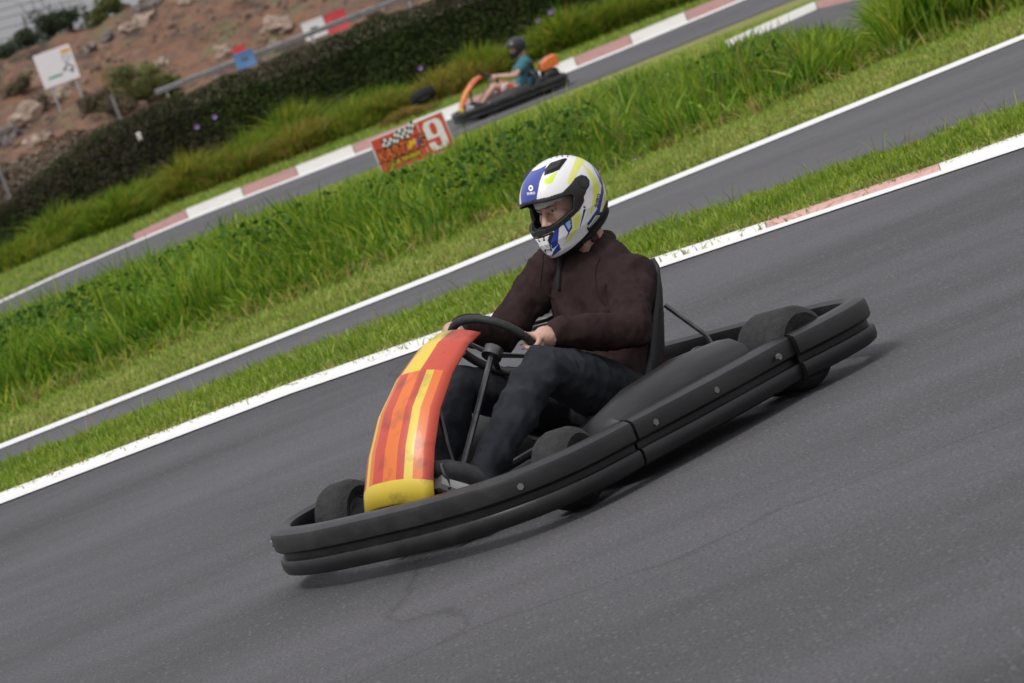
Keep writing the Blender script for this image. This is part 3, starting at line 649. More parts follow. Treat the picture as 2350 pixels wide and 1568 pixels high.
# bushes and trees: trunk and limbs with a leafy crown
def bush(name, base, w, h, nl, ls, m, label, cat, group, trunk=.35, lobes=13, tm=None, twig=0):
    root = empty(name, base, random.uniform(0, 6), label, cat, group)
    tm = tm or mat('bark_brown', (.06, .045, .035), (.11, .085, .065), rough=.9, scale=8)
    mb = MB(); cs = []
    for i in range(lobes):
        a = random.uniform(0, 6.28); rr = random.uniform(.1, .38) * w; z = h * random.uniform(trunk, .86)
        c = Vector((math.cos(a) * rr, math.sin(a) * rr, z)); cs.append((c, random.uniform(.16, .27) * w))
        mb.tube([(0, 0, h * .12), c * .5 + Vector((0, 0, h * .1)), c], [.03 * h * .5, .02 * h * .5, .006 * h], 5)
    mb.tube([(0, 0, -.3), (0.02 * h, 0, h * .3), (0, 0, h * .6)], [.035 * h, .028 * h, .012 * h], 7)
    for i in range(twig):
        a = random.uniform(0, 6.28); c = Vector((math.cos(a) * w * .25, math.sin(a) * w * .25, h * .8)); mb.tube([c, c + Vector((random.uniform(-.3, .3), 0, h * .4)), c + Vector((random.uniform(-.6, .6), 0, h * random.uniform(.5, .8)))], [.04, .03, .012], 5)
    mb.build('trunk', tm, root)
    pts = []
    for c, r in cs:
        k = nl // lobes; d = RNG.normal(size=(k, 3)); d /= np.linalg.norm(d, axis=1)[:, None]; d *= (RNG.uniform(.25, 1, k) ** .5)[:, None] * r; d[:, 2] *= .85
        pts.append(d + np.array(c))
    leaves('crown', np.concatenate(pts), ls, m, root, kind=None)
    return root
BG = mat('bush_leaf_olive', (.10, .125, .03), (.19, .21, .055), rough=.6, scale=.8, island=.4, trans=.25)
BD = mat('tree_leaf_dark', (.022, .040, .014), (.055, .085, .03), rough=.55, scale=.6, island=.4, trans=.2)
BO = mat('bush_leaf_dry', (.10, .085, .045), (.17, .14, .075), rough=.7, scale=.6, island=.4, trans=.15)
def bb(x, y): p = bank_hit(x, y); return p
for x, y, w, h, m, nm_, lb, tw in [
    (332, 240, 3.3, 2.5, BG, 'bush', 'rounded olive-green bush in front of the dirt bank', 0), (398, 215, 1.6, 1.1, BG, 'bush', 'small yellow-green shrub at the left end of the guard rail', 0),
    (285, 262, 2.2, 1.0, BO, 'bush', 'dry brown shrub below the olive-green bush', 0), (230, 255, 2.2, 1.0, BO, 'bush', 'dry shrub right of the road sign legs', 0),
    (95, 255, 2.0, .8, BO, 'bush', 'dry brown shrub left of the road sign legs', 0), (40, 215, 2.4, .9, BO, 'bush', 'yellowish dry shrub at the left under the trees', 0)]:
    bush(nm_, bb(x, y), w, h, 6500 if h > 2 else 3200, .17, m, lb, 'bush', 'shrubs on the dirt bank', trunk=.2, twig=tw)
for x, y, w, h, m, lb, tw in [
    (125, 122, 3.3, 2.7, BD, 'dark leafy tree above the white road sign with bare twigs on top', 3), (185, 110, 2.8, 1.9, BD, 'lower dark tree right of the sign top', 1), (232, 80, 2.6, 1.5, BG, 'olive bushy tree on the skyline right of the dark trees', 0),
    (272, 40, 2.6, 1.6, BG, 'small olive tree highest on the skyline', 0), (25, 170, 2.8, 1.3, BD, 'dark low tree at the left end of the skyline', 1), (80, 152, 2.6, 1.7, BD, 'dark tree behind the left edge of the road sign', 1), (-25, 185, 2.8, 1.6, BD, 'dark tree cut by the left picture edge', 0)]:
    p = at(x, y, 331); p.z = zb(p.x, 331) - .1
    bush('skyline_tree', p, w, h, 3000, .19, m, lb, 'tree', 'trees on the skyline', trunk=.15, twig=tw)
# utility poles and cables in front of the sky
DK = mat('pole_wood', (.07, .06, .055), (.11, .10, .09), rough=.9, scale=6)
def pole(x0, y0, x1, y1, Y, r, label, arms=1):
    b, t_ = at(x1, y1, Y), at(x0, y0, Y); g = zb(b.x, Y) - .3
    root = empty('utility_pole', (b.x, Y, g), 0, label, 'pole', 'poles on the skyline')
    H = t_.z - g; off = t_.x - b.x
    mb = MB(); mb.tube([(0, 0, 0), (off, 0, H)], [r, r * .7], 8); mb.build('shaft', DK, root)
    for k in range(arms):
        mb = MB(); mb.box((off, 0, H - .35 - k * .6), (.9, .1, .1)); mb.build('crossarm', DK, root)
pole(35, 80, 75, 170, 338, .11, 'utility pole leaning at the left of the skyline trees', 0)
pole(52, 35, 82, 110, 338, .10, 'tall thin pole just left of the dark leafy tree', 0)
pole(113, 8, 118, 90, 338, .10, 'pole rising out of the dark leafy tree', 0)
pole(5, 112, 22, 175, 338, .24, 'thick dark pole near the left picture edge', 1)
CB = mat('cable_black', (.13, .13, .14), rough=.7)
for i, (xa, ya, xb, yb) in enumerate([(0, 2, 60, -8), (0, 24, 100, -2), (0, 44, 160, 4), (0, 68, 220, 12), (0, 92, 90, 70)]):
    A, B = at(xa, ya, 420), at(xb, yb, 420); d = (B - A).normalized(); mb = MB(); pts = []
    for k in range(17):
        s = -60 + 120 * k / 16; q = A + d * s; q.z += (s / 60) ** 2 * .9; pts.append(q)
    o = mb.tube(pts, .045, 5).build('overhead_cable', CB); o.data.transform(Matrix.Translation(-pts[8])); o.location = pts[8]
    tag(o, 'dark overhead cable crossing the grey sky, %s from the top' % ['first', 'second', 'third', 'fourth', 'lowest'][i], 'cable', 'overhead cables')
# road sign on two legs
SY = 263.0
bl, br_, tr, tl = at(105, 205, SY), at(187, 177, SY), at(158, 102, SY), at(74, 129, SY)
W = ((br_ - bl).length + (tr - tl).length) / 2; H = ((tl - bl).length + (tr - br_).length) / 2
cen = (bl + br_ + tr + tl) / 4; gz = zb(cen.x, SY)
sg = empty('road_sign', (cen.x, SY, gz), 0, 'white square road sign on two grey legs in front of the dirt bank', 'road sign')
cz = cen.z - gz
tilt = math.atan2((br_ - bl).z, (br_ - bl).x) * .5
ST = mat('galvanised_steel', (.34, .35, .36), (.46, .47, .48), rough=.5, scale=14, metal=.3)
for sx in (-1, 1):
    mb = MB(); mb.box((sx * W * .33, .06, cz / 2 - .1), (.15, .10, cz + H * .4 + .2)); mb.build('leg', ST, sg)
SW = mat('sign_white', (.80, .79, .82), (.84, .83, .85), rough=.45, scale=3)
mb = MB(); mb.box((0, 0, 0), (W, .04, H), b=.012); pn = mb.build('panel', SW, sg); pn.location = (0, -.02, cz); pn.rotation_euler = (0, -tilt, 0)
def flat_on(pn, polys, m, name, y=-.024, th=.003):
    mb = MB()
    for pl in polys: mb.prism([(x * W, z * H) for x, z in pl], y, y - th)
    return mb.build(name, m, pn, False)
flat_on(pn, [[(.22, .40), (.46, .40), (.46, .29), (.22, .29)]], mat('sign_orange', (.75, .25, .03), (.75, .48, .02), scale=4), 'orange_plate')
flat_on(pn, [[(-.32, -.28), (.08, -.28), (.08, -.22), (-.30, -.22)]], mat('sign_green', (.03, .30, .20), rough=.5), 'green_strip')
GT = mat('sign_grey_print', (.26, .26, .28), rough=.5)
rows = [[(.20 + .05 * i, .25 - .07 * r), (.235 + .05 * i, .25 - .07 * r), (.235 + .05 * i, .21 - .07 * r), (.20 + .05 * i, .21 - .07 * r)] for r in range(3) for i in range(5) if (i + r) % 4 != 3]
flat_on(pn, rows, mat('sign_pale_print', (.33, .33, .36), rough=.5), 'lettering')['kind'] = 'stuff'
arc = []
for a in range(0, 13): th = rad(-60 + a * 22); arc.append((.30 + .125 * math.cos(th), -.16 + .13 * math.sin(th)))
arc += [(.30 + .075 * math.cos(rad(-60 + a * 22)), -.16 + .075 * math.sin(rad(-60 + a * 22))) for a in range(12, -1, -1)]
flat_on(pn, [arc, [(.26, -.24), (.38, -.30), (.40, -.22), (.33, -.16)], [(.24, -.02), (.30, -.02), (.32, .07), (.25, .06)], [(.12, -.20), (.22, -.13), (.20, -.08), (.11, -.14)]], GT, 'arrow_symbol')['kind'] = 'stuff'
# guard rail
g0 = at(396, 200, 245); g1 = at(930, -8, 245); gd = Vector((g1.x - g0.x, 0, 0)); zr = (g0.z + g1.z) / 2
gr = empty('guard_rail', (g0.x - 1, 245, float(zg(245))), 0, 'long grey steel guard rail along the foot of the dirt bank', 'guard rail')
zb_ = zr - float(zg(245)); Lr = gd.x + 9
prof = [(0, .155), (-.03, .14), (-.08, .10), (-.08, .06), (-.02, .02), (-.02, -.02), (-.08, -.06), (-.08, -.10), (-.03, -.14), (0, -.155), (.012, -.15), (-.06, -.08), (0, 0), (-.06, .08), (.012, .15)]
mb = MB(); mb.loft([[Vector((x, y, zb_ + z)) for y, z in prof] for x in np.linspace(0, Lr, 8)]); mb.build('beam', mat('rail_steel', (.22, .22, .225), (.33, .33, .335), rough=.45, scale=3, metal=.4), gr, True, 25)
for i in range(int(Lr / 2.9) + 1):
    mb = MB(); mb.box((.6 + i * 2.9, .09, (zb_ + .12) / 2 - .2), (.13, .1, zb_ + .5)); mb.build('post', ST, gr)
# plastic barriers by the rail
def barrier(x, y, Y, w, h, m, label):
    p = at(x, y, Y); g = p.z - h / 2
    root = empty('road_barrier', (p.x, Y, g), 0, label, 'barrier', 'plastic barriers by the guard rail')
    mb = MB(); pr = [(-.28, 0), (.28, 0), (.26, .14), (.12, .40), (.10, h), (-.10, h), (-.12, .40), (-.26, .14)]
    mb.loft([[Vector((x_, y_, z_)) for y_, z_ in pr] for x_ in (-w / 2, -w / 2 + .04, w / 2 - .04, w / 2)]); mb.build('body', m, root, True, 30)
    mb = MB(); mb.box((0, 0, h * .55), (w * .35, .28, .12)); mb.build('grip_slot', mat('slot_dark', (.1, .1, .1), rough=.8), root)
    gg = float(zbank(0, Y)) 
BR = mat('barrier_red', (.50, .035, .045), (.58, .06, .07), rough=.5, scale=2); BW = mat('barrier_white', (.68, .68, .68), rough=.5); BB = mat('barrier_blue', (.06, .15, .33), (.08, .19, .38), rough=.5, scale=2)
barrier(773, 49, 247, 1.25, 1.15, BR, 'red plastic barrier behind the guard rail beside the white one'); barrier(722, 66, 247, 1.3, 1.05, BW, 'white plastic barrier behind the guard rail left of the red one')
barrier(563, 137, 244, 1.15, .95, BB, 'blue plastic barrier in front of the guard rail'); barrier(553, 124, 247.5, .8, .95, BR, 'red plastic barrier peeking out above the blue one')

# ---------------------------------------------------------------- red track board with the number
KY = 47.0
TL, TR, BR2, BL = at(845, 330, KY), at(1012, 253, KY), at(1050, 338, KY), at(882, 399, KY)
W = ((TR - TL).length + (BR2 - BL).length) / 2; H = ((TL - BL).length + (TR - BR2).length) / 2 * 1.03
cen = (TL + TR + BR2 + BL) / 4; gz = float(zg(KY)); tilt = (math.atan2((TR - TL).z, (TR - TL).x) + math.atan2((BR2 - BL).z, (BR2 - BL).x)) / 2
bd = empty('track_board', (cen.x, KY, gz), 0, 'red board with a white number 9 and karting logo in the tall grass', 'sign')
BRED = mat('board_red', (.55, .055, .032), (.62, .075, .045), rough=.4, scale=4); BWH = mat('board_white', (.78, .78, .78), (.70, .70, .70), rough=.5, scale=30)
BYE = mat('board_yellow', (.75, .52, .03), rough=.5); BBK = mat('board_black', (.015, .013, .013), rough=.5); BBL = mat('board_blue', (.03, .05, .30), rough=.5); BOR = mat('board_orange', (.72, .17, .025), rough=.5)
mb = MB(); mb.box((0, 0, 0), (W, .012, H), b=.003); pb = mb.build('backing_panel', mat('board_frame_grey', (.55, .54, .54), rough=.5), bd); pb.location = (0, 0, cen.z - gz); pb.rotation_euler = (0, -tilt, 0)
mb = MB(); b_ = .014; xd = W * .14
mb.box(((-W / 2 + b_ + xd) / 2, -.0075, 0), (xd + W / 2 - b_ - .008, .004, H - 2 * b_), b=.001); mb.build('logo_panel', BRED, pb)
mb = MB(); mb.box(((xd + W / 2 - b_) / 2 + .004, -.0075, 0), (W / 2 - b_ - xd - .008, .004, H - 2 * b_), b=.001); mb.build('number_panel', BRED, pb)
for sx in (-.4, .4):
    mb = MB(); mb.box((sx * W, .02, (cen.z - gz) / 2 - .12), (.03, .025, cen.z - gz + .3)); mb.build('stake', mat('stake_wood', (.22, .16, .1), rough=.8), bd)
def txt(body, size, x, z, sx, m, name, y, bold=0, shear=0, rz=0):
    v, f = text2d(body, size, bold, shear); c, s = math.cos(rz), math.sin(rz)
    mb = MB(); mb.add([(x + sx * (p * c - q * s), y, z + (p * s + q * c)) for p, q in v], f); return mb.build(name, m, pb, False)
def rrect(x, z, cx, cz, hx, hz, r):
    dx = max(abs(x - cx) - hx + r, 0); dz = max(abs(z - cz) - hz + r, 0); return dx * dx + dz * dz <= r * r and abs(x - cx) <= hx and abs(z - cz) <= hz
mb = MB(); gx, gz_ = 44, 84; ncx = (xd + W / 2 - b_) / 2 + .004; sx_, sz_ = (W / 2 - b_ - xd) * .36, H * .40
def nine(x, z):
    if not rrect(x, z, 0, 0, 1, 1, .5): return False
    if rrect(x, z, 0, .40, .32, .40, .28): return False
    if -1.1 < x < .32 and -.40 < z < -.20: return False
    if rrect(x, z, 0, -.50, .32, .30, .25): return False
    return True
gv = {}
for i in range(gx):
    for j in range(gz_):
        if nine(-1 + (2 * i + 1) / gx, -1 + (2 * j + 1) / gz_):
            q = []
            for a_, c_ in ((i, j), (i + 1, j), (i + 1, j + 1), (i, j + 1)):
                if (a_, c_) not in gv: gv[(a_, c_)] = len(mb.v); mb.v.append((ncx + (-1 + 2 * a_ / gx) * sx_, -.011, (-1 + 2 * c_ / gz_) * sz_))
                q.append(gv[(a_, c_)])
            mb.f.append(tuple(q)); mb.m.append(0)
mb.build('number', BWH, pb, False)
# chequered flag
mb = MB(); fx0, fx1 = -W * .36, xd - .03; nc = 13
def fl(i, j): x = fx0 + (fx1 - fx0) * i / nc; return (x, -.0105, H * (.11 + .13 * math.sin(i * 1.05 + .6) * .35 + .015 * i) + j * H * .085 - .01)
for i in range(nc):
    for j in range(3): mb.add([fl(i, j), fl(i + 1, j), fl(i + 1, j + 1), fl(i, j + 1)], [(0, 1, 2, 3)], (i + j) % 2)
mb.build('chequered_flag', [BBK, BWH], pb, False)
txt('KARTING', H * .42, -W * .155, -.02 * H, .74, BBK, 'logo_outline', -.0115, bold=H * .042, shear=.25)  # printed black outline behind the orange letters
txt('KARTING', H * .42, -W * .155, -.02 * H, .74, BOR, 'logo_lettering', -.0125, bold=H * .006, shear=.25)
for cx2, cz2, r2, mi in [(-.02, .01, .055, 0), (.03, .04, .045, 0), (-.05, -.04, .04, 0), (.075, -.06, .05, 1), (.085, .055, .035, 1), (-.235, -.03, .03, 2)]:
    mb = MB(); n_ = 9; mb.add([(cx2 * W + r2 * H * 1.3 * math.cos(6.283 * k / n_) * (1 if k % 2 else .6), -.0132 - .0003 * mi, cz2 * H + r2 * H * 1.6 * math.sin(6.283 * k / n_)) for k in range(n_)], [tuple(range(n_))])
    mb.build('logo_flame', (BYE, BBL, BBK)[mi], pb, False)
txt('CLUB TENERIFE', H * .15, -W * .165, -.29 * H, .85, BBK, 'club_lettering_outline', -.0115, bold=H * .03, shear=.2)
txt('CLUB TENERIFE', H * .15, -W * .165, -.29 * H, .85, BYE, 'club_lettering', -.0125, bold=H * .004, shear=.2)

# ================================================================ KARTS
PLB = mat('kart_black_plastic', (.008, .008, .0085), (.030, .0295, .029), rough=.40, scale=5, detail=12, bump=.08, bscale=120, ramp=(.48, .80), stretch=(.7, 2.0, 3.0))
RUB = mat('tyre_rubber', (.014, .014, .015), (.03, .029, .028), rough=.85, scale=30, bump=.3, bscale=90)
MET = mat('kart_tube_steel', (.10, .10, .105), (.16, .16, .165), rough=.35, scale=20, metal=.8)
RIM = mat('wheel_rim_alloy', (.42, .42, .43), (.5, .5, .5), rough=.35, scale=20, metal=.8)
ENG = mat('engine_casting', (.16, .16, .165), (.25, .25, .25), rough=.5, scale=30, metal=.6)
KRED = mat('fairing_red', (.30, .045, .03), (.55, .07, .035), rough=.42, scale=11, detail=10, ramp=(.3, .46), coat=.1); KYEL = mat('fairing_yellow', (.42, .31, .06), (.74, .55, .06), rough=.42, scale=11, detail=10, ramp=(.3, .46), coat=.1); KOR = mat('fairing_orange', (.42, .11, .03), (.74, .17, .03), rough=.42, scale=11, detail=10, ramp=(.3, .46), coat=.1)
WHEEL_C = Vector((.17, 0, .50)); WN = Vector((-.80, 0, .60)).normalized(); WE2 = Vector((.60, 0, .80)); WE1 = Vector((0, 1, 0)); WR = .15
def smooth_path(P, n=5):
    P = [Vector((*p, 0)) for p in P]; out = []
    for i in range(len(P) - 1):
        a, b, c, d = P[max(i - 1, 0)], P[i], P[i + 1], P[min(i + 2, len(P) - 1)]
        for k in range(n):
            t = k / n; out.append(.5 * ((2 * b) + (c - a) * t + (2 * a - 5 * b + 4 * c - d) * t * t + (-a + 3 * b - 3 * c + d) * t ** 3))
    return [(p.x, p.y) for p in out] + [(P[-1].x, P[-1].y)]
def make_kart(loc, rz, label, steer=-20, tank=True):
    k = empty('racing_kart', loc, rz, label, 'kart')
    S = (-1, 1)
    for sx, y, r, w in ((.56, .53, .128, .13), (-.50, .56, .14, .205)):
        for s in S:
            mb = MB(); n = 28; pr = [(.062, -w / 2 + .01), (.085, -w / 2), (r - .03, -w / 2 - .004), (r - .008, -w / 2 + .014), (r, -w / 2 + .035), (r, w / 2 - .035), (r - .008, w / 2 - .014), (r - .03, w / 2 + .004), (.085, w / 2), (.062, w / 2 - .01)]
            mb.loft([[Vector((math.cos(6.28319 * i / n) * q, z, math.sin(6.28319 * i / n) * q)) for q, z in pr] for i in range(n)] + [[Vector((q, z, 0)) for q, z in pr]], False)
            ty = mb.build('wheel', RUB, k); ty.location = (sx, s * y, r)
            if sx > 0: ty.rotation_euler = (0, 0, rad(12 if steer < 0 else 3))
            mb = MB(); pr2 = [(.03, .0), (.055, w * .2), (.066, w / 2 - .004), (.066, -w / 2 + .004), (.055, -w * .2), (.03, -.01)]
            mb.loft([[Vector((math.cos(6.28319 * i / n) * q, z * s, math.sin(6.28319 * i / n) * q)) for q, z in pr2] for i in range(n)] + [[Vector((q, z * s, 0)) for q, z in pr2]], False)
            mb.tube([(0, -w * .3, 0), (0, w * .3, 0)], .032, 12); mb.build('rim', RIM, ty)
    mb = MB()
    for s in S:
        mb.tube([(-.72, s * .30, .09), (-.3, s * .33, .085), (.2, s * .28, .075), (.62, s * .20, .08), (.80, s * .14, .09)], .015, 8)
        mb.tube([(.56, s * .20, .10), (.56, s * .46, .12)], .013, 8)
        mb.tube([(.30, s * .29, .08), (.36, s * .56, .12)], .010, 8); mb.tube([(-.25, s * .32, .085), (-.25, s * .56, .12)], .010, 8)
    for x in (-.62, -.1, .3, .62): mb.tube([(x, -.28, .085), (x, .28, .085)], .014, 8)
    mb.tube([(-.50, -.5, .14), (-.50, .5, .14)], .018, 10)
    mb.build('chassis', MET, k)
    MB().box((.30, 0, .062), (.86, .46, .008)).build('floor_tray', mat('tray_aluminium', (.20, .20, .21), (.28, .28, .29), rough=.45, scale=12, metal=.7), k)
    def band(path, prof, name):
        mb = MB(); rings = []; P = [Vector((x, y, 0)) for x, y in smooth_path(path)]
        for i, p in enumerate(P):
            t = (P[min(i + 1, len(P) - 1)] - P[max(i - 1, 0)]).normalized(); nn = Vector((t.y, -t.x, 0))
            rings.append([p + nn * a + Vector((0, 0, z)) for a, z in prof])
        mb.loft(rings); return mb.build(name, PLB, k, True, 35)
    bpf = [(.0, .055), (.03, .05), (.048, .058), (.054, .07), (.054, .098), (.049, .106), (.036, .110), (.036, .128), (.049, .132), (.056, .140), (.056, .182), (.050, .196), (.03, .206), (0, .208), (-.018, .198), (-.022, .18), (-.022, .075), (-.015, .06)]
    fr = [(.42 + .0, -.66), (.62, -.655), (.76, -.60), (.86, -.48), (.91, -.30), (.925, -.12), (.925, .12), (.91, .30), (.86, .48), (.76, .60), (.62, .655), (.42, .66)]
    nb = band(fr, bpf, 'front_bumper')
    for s in S:
        pth = [(-.40, .64), (-.20, .655), (.05, .665), (.25, .665), (.405, .66)]
        pth = pth if s > 0 else pth[::-1]
        pth = [(x, y * s) for x, y in pth]; pth = pth[::-1] if True else pth
        band(pth, bpf, 'side_bumper')
        mb = MB(); pr = [(.36, .055), (.60, .06), (.635, .10), (.635, .19), (.61, .235), (.56, .262), (.50, .265), (.43, .235), (.38, .17), (.36, .10)]
        mb.loft([[Vector((x, s * (y if e == 0 else .36 + (y - .36) * .9), z * zz)) for y, z in pr] for x, zz, e in ((-.32, .8, 1), (-.28, 1, 0), (-.05, 1.06, 0), (.2, 1.0, 0), (.36, .85, 0), (.40, .65, 1))]); mb.build('side_pod', PLB, k)
    rb = [(-.41, .66), (-.60, .675), (-.78, .64), (-.85, .5), (-.87, .2), (-.87, -.2), (-.85, -.5), (-.78, -.64), (-.60, -.675), (-.41, -.66)]
    band(rb, bpf, 'rear_bumper')
    # front fairing: curved panel from the nose up to the wheel
    mb = MB(); rings = []; pts = [(.86, .20, .17), (.83, .27, .17), (.77, .36, .165), (.68, .46, .155), (.56, .545, .14), (.44, .60, .125), (.36, .615, .11)]
    for i, (x, z, w) in enumerate(pts):
        rings.append([Vector((x - .05 * abs(a) ** 2, a * w, z - .04 * abs(a) ** 2.5)) for a in np.linspace(-1, 1, 13)])
    for i in range(len(rings) - 1):
        for j in range(12):
            mi = (0, 0, 1, 2, 0, 0, 2, 2, 0, 1, 2, 0, 0)[j] if i < 4 else (1 if 3 < j < 8 else 0)
            if i < 1: mi = 1
            mb.add([rings[i][j], rings[i][j + 1], rings[i + 1][j + 1], rings[i + 1][j]], [(0, 1, 2, 3)], mi)
    me = mb.mesh('front_fairing', False); bm = bmesh.new(); bm.from_mesh(me); bmesh.ops.remove_doubles(bm, verts=bm.verts, dist=.0005); bmesh.ops.recalc_face_normals(bm, faces=bm.faces)
    for f in bm.faces: f.smooth = True
    bm.to_mesh(me); bm.free()
    ff = link('front_fairing', me, k, [KRED, KYEL, KOR]); so = ff.modifiers.new('thickness', 'SOLIDIFY'); so.thickness = .008
    for s in S: MB().tube([(.62, s * .09, .09), (.60, s * .09, .30), (.55, s * .08, .50)], .009, 6).build('fairing_bracket', MET, k)
    # steering
    mb = MB(); n = 40
    rg = [WHEEL_C + (WE1 * math.cos(6.28319 * i / n) + WE2 * math.sin(6.28319 * i / n)) * WR for i in range(n + 1)]
    mb.tube(rg, .014, 10, cap=False); sw = mb.build('steering_wheel', mat('wheel_grip', (.016, .016, .017), (.03, .03, .03), rough=.7, scale=60), k)
    mb = MB(); hub = WHEEL_C - WN * .035
    for a in (-20, 160, 250): mb.tube([hub, WHEEL_C + (WE1 * math.cos(rad(a + steer)) + WE2 * math.sin(rad(a + steer))) * WR], [.016, .009], 8, flat=.5)
    mb.tube([hub - WN * .01, hub + WN * .022], .034, 16); mb.build('spokes', MET, sw)
    MB().tube([hub, (.56, 0, .13)], .011, 8).build('steering_column', MET, k)
    # seat
    mb = MB(); stn = [(.06, .13, .16, .05), (-.06, .075, .18, .10), (-.20, .055, .19, .14), (-.33, .085, .195, .17), (-.42, .18, .20, .17), (-.475, .31, .205, .15), (-.515, .43, .195, .10), (-.53, .515, .175, .05), (-.535, .545, .15, .035)]
    P = [Vector((x, 0, z)) for x, z, _, _ in stn]; rings = []
    for i, (x, z, hw, sh) in enumerate(stn):
        t = (P[min(i + 1, len(P) - 1)] - P[max(i - 1, 0)]).normalized(); nn = Vector((-t.z, 0, t.x)); nn = nn if nn.dot(Vector((1, 0, 1))) > 0 else -nn
        rings.append([P[i] + Vector((0, hw * math.sin(a * math.pi / 2), 0)) + nn * sh * (1 - math.cos(a * math.pi / 2)) for a in np.linspace(-1, 1, 15)])
    mb.loft(rings, False, closed=False); st_ = mb.build('seat', mat('seat_black', (.014, .014, .015), (.024, .024, .025), rough=.55, scale=30), k, True, 60); so = st_.modifiers.new('thickness', 'SOLIDIFY'); so.thickness = .014
    # engine, tank, exhaust
    mb = MB(); mb.box((-.45, -.36, .24), (.24, .20, .26), b=.02)
    for i in range(6): mb.box((-.45, -.36, .39 + i * .016), (.20, .18, .006), b=.002)
    mb.tube([(-.45, -.36, .36), (-.45, -.36, .52)], .05, 12); en = mb.build('engine', ENG, k)
    mb = MB(); mb.tube([(-.32, -.36, .30), (-.2, -.42, .26), (-.35, -.50, .22), (-.6, -.50, .22)], [.02, .02, .035, .035], 10); mb.build('exhaust', MET, en)
    if tank:
        mb = MB(); mb.loft([[Vector((-.72 + x, y, z)) for x, z in ((-.15 * q, .34), (.14 * q, .34), (.15 * q, .37), (.11 * q, .45 * e), (-.02 * q, .50 * e), (-.14 * q, .51 * e), (-.16 * q, .47))] for y, q, e in ((-.26, .9, .97), (-.25, 1, 1), (.0, 1.0, 1.0), (.25, 1, 1), (.26, .9, .97))]); mb.build('engine_cover', KOR, k, True, 25)
        for s in S: MB().tube([(-.72, s * .26, .09), (-.74, s * .24, .33), (-.66, s * .15, .35)], .011, 8).build('tank_bracket', MET, k)
    if tank:
     mb = MB(); pr = [(-.30, .10), (-.30, .26), (-.22, .335), (.22, .335), (.30, .26), (.30, .10)]
     mb.loft([[Vector((x, y * q, .1 + (z - .1) * q)) for y, z in pr] for x, q in ((-.84, .75), (-.82, .92), (-.70, 1.06), (-.60, 1.0), (-.575, .8))]); mb.build('rear_cover', PLB, k, True, 35)
    def on_band(x, y, nx_, ny_, z):
        c = Vector((x + nx_ * .055, y + ny_ * .055, z)); nn = Vector((nx_, ny_, 0)); MB().tube([c - nn * .004, c + nn * .006], .011, 6).build('bolt', BOLT, k, True, 30)
    for s in S:
        for x in (-.30, .02, .32): on_band(x, s * .662, 0, s, .161)
        on_band(.80, s * .565, .72, .69 * s, .161)
        MB().tube([(.56, s * .05, .13), (.54, s * .30, .135), (.52, s * .46, .13)], .007, 6).build('tie_rod', MET, k)
        MB().tube([(-.42, s * .20, .40), (-.47, s * .28, .26), (-.50, s * .30, .10)], .009, 6).build('seat_stay', MET, k)
    MB().tube([(.62, .10, .12), (.45, .26, .10), (.0, .30, .12), (-.35, .29, .13), (-.46, .20, .16)], .006, 6).build('brake_hose', PLB, k)
    MB().tube([(.62, -.10, .12), (.40, -.25, .11), (.0, -.29, .14), (-.33, -.30, .30)], .005, 6).build('throttle_cable', PLB, k)
    n_ = 26; mbd = MB(); mbd.tube([(-.50, .18, .14), (-.50, .188, .14)], .085, n_); mbd.build('brake_disc', ENG, k)
    for s in S:
        mb = MB(); mb.tube([(.66, s * .12, .08), (.70, s * .12, .22)], .008, 6); mb.box((.705, s * .12, .22), (.02, .07, .09), b=.006); mb.build('pedal', MET, k)
    return k

# ================================================================ DRIVERS
BOLT = mat('bolt_steel', (.32, .32, .33), rough=.35, metal=.8)
SKIN = mat('skin', (.50, .295, .225), (.58, .355, .275), rough=.5, scale=25, detail=5, spec=.4)
HEAD0 = Vector((-.35, 0, .84))
def head_matrix(yaw, pitch): return Matrix.Translation(HEAD0) @ (Matrix.Rotation(yaw, 4, 'Z') @ Matrix.Rotation(pitch, 4, 'Y'))
def joints(tilt):
    d = tilt
    J = {'sh': {1: Vector((-.375, .140, .572 - d)), -1: Vector((-.325 - .025 * (d == 0) * 2, -.150, .572 + d))}, 'neck': Vector((-.388, 0, .638)), 'hip': {s: Vector((-.20, s * .095, .17)) for s in (1, -1)},
         'knee': {s: Vector((.20, s * .20, .40)) for s in (1, -1)}, 'ank': {s: Vector((.56, s * .13, .15)) for s in (1, -1)}, 'toe': {s: Vector((.68, s * .125, .23)) for s in (1, -1)}}
    return J
def wheel_pt(a): return WHEEL_C + (WE1 * math.cos(a) + WE2 * math.sin(a)) * WR
def arm_pts(s, J, steer):
    a = (0 if s > 0 else math.pi) + rad(steer); p = wheel_pt(a); rho = (p - WHEEL_C).normalized()
    wr = p + WN * .085 + rho * .02 + Vector((0, 0, -.025)); sh = J['sh'][s]
    mid = (sh + wr) / 2; el = mid + Vector((-.02, s * .115, -.115))
    return sh, el, wr, p, rho
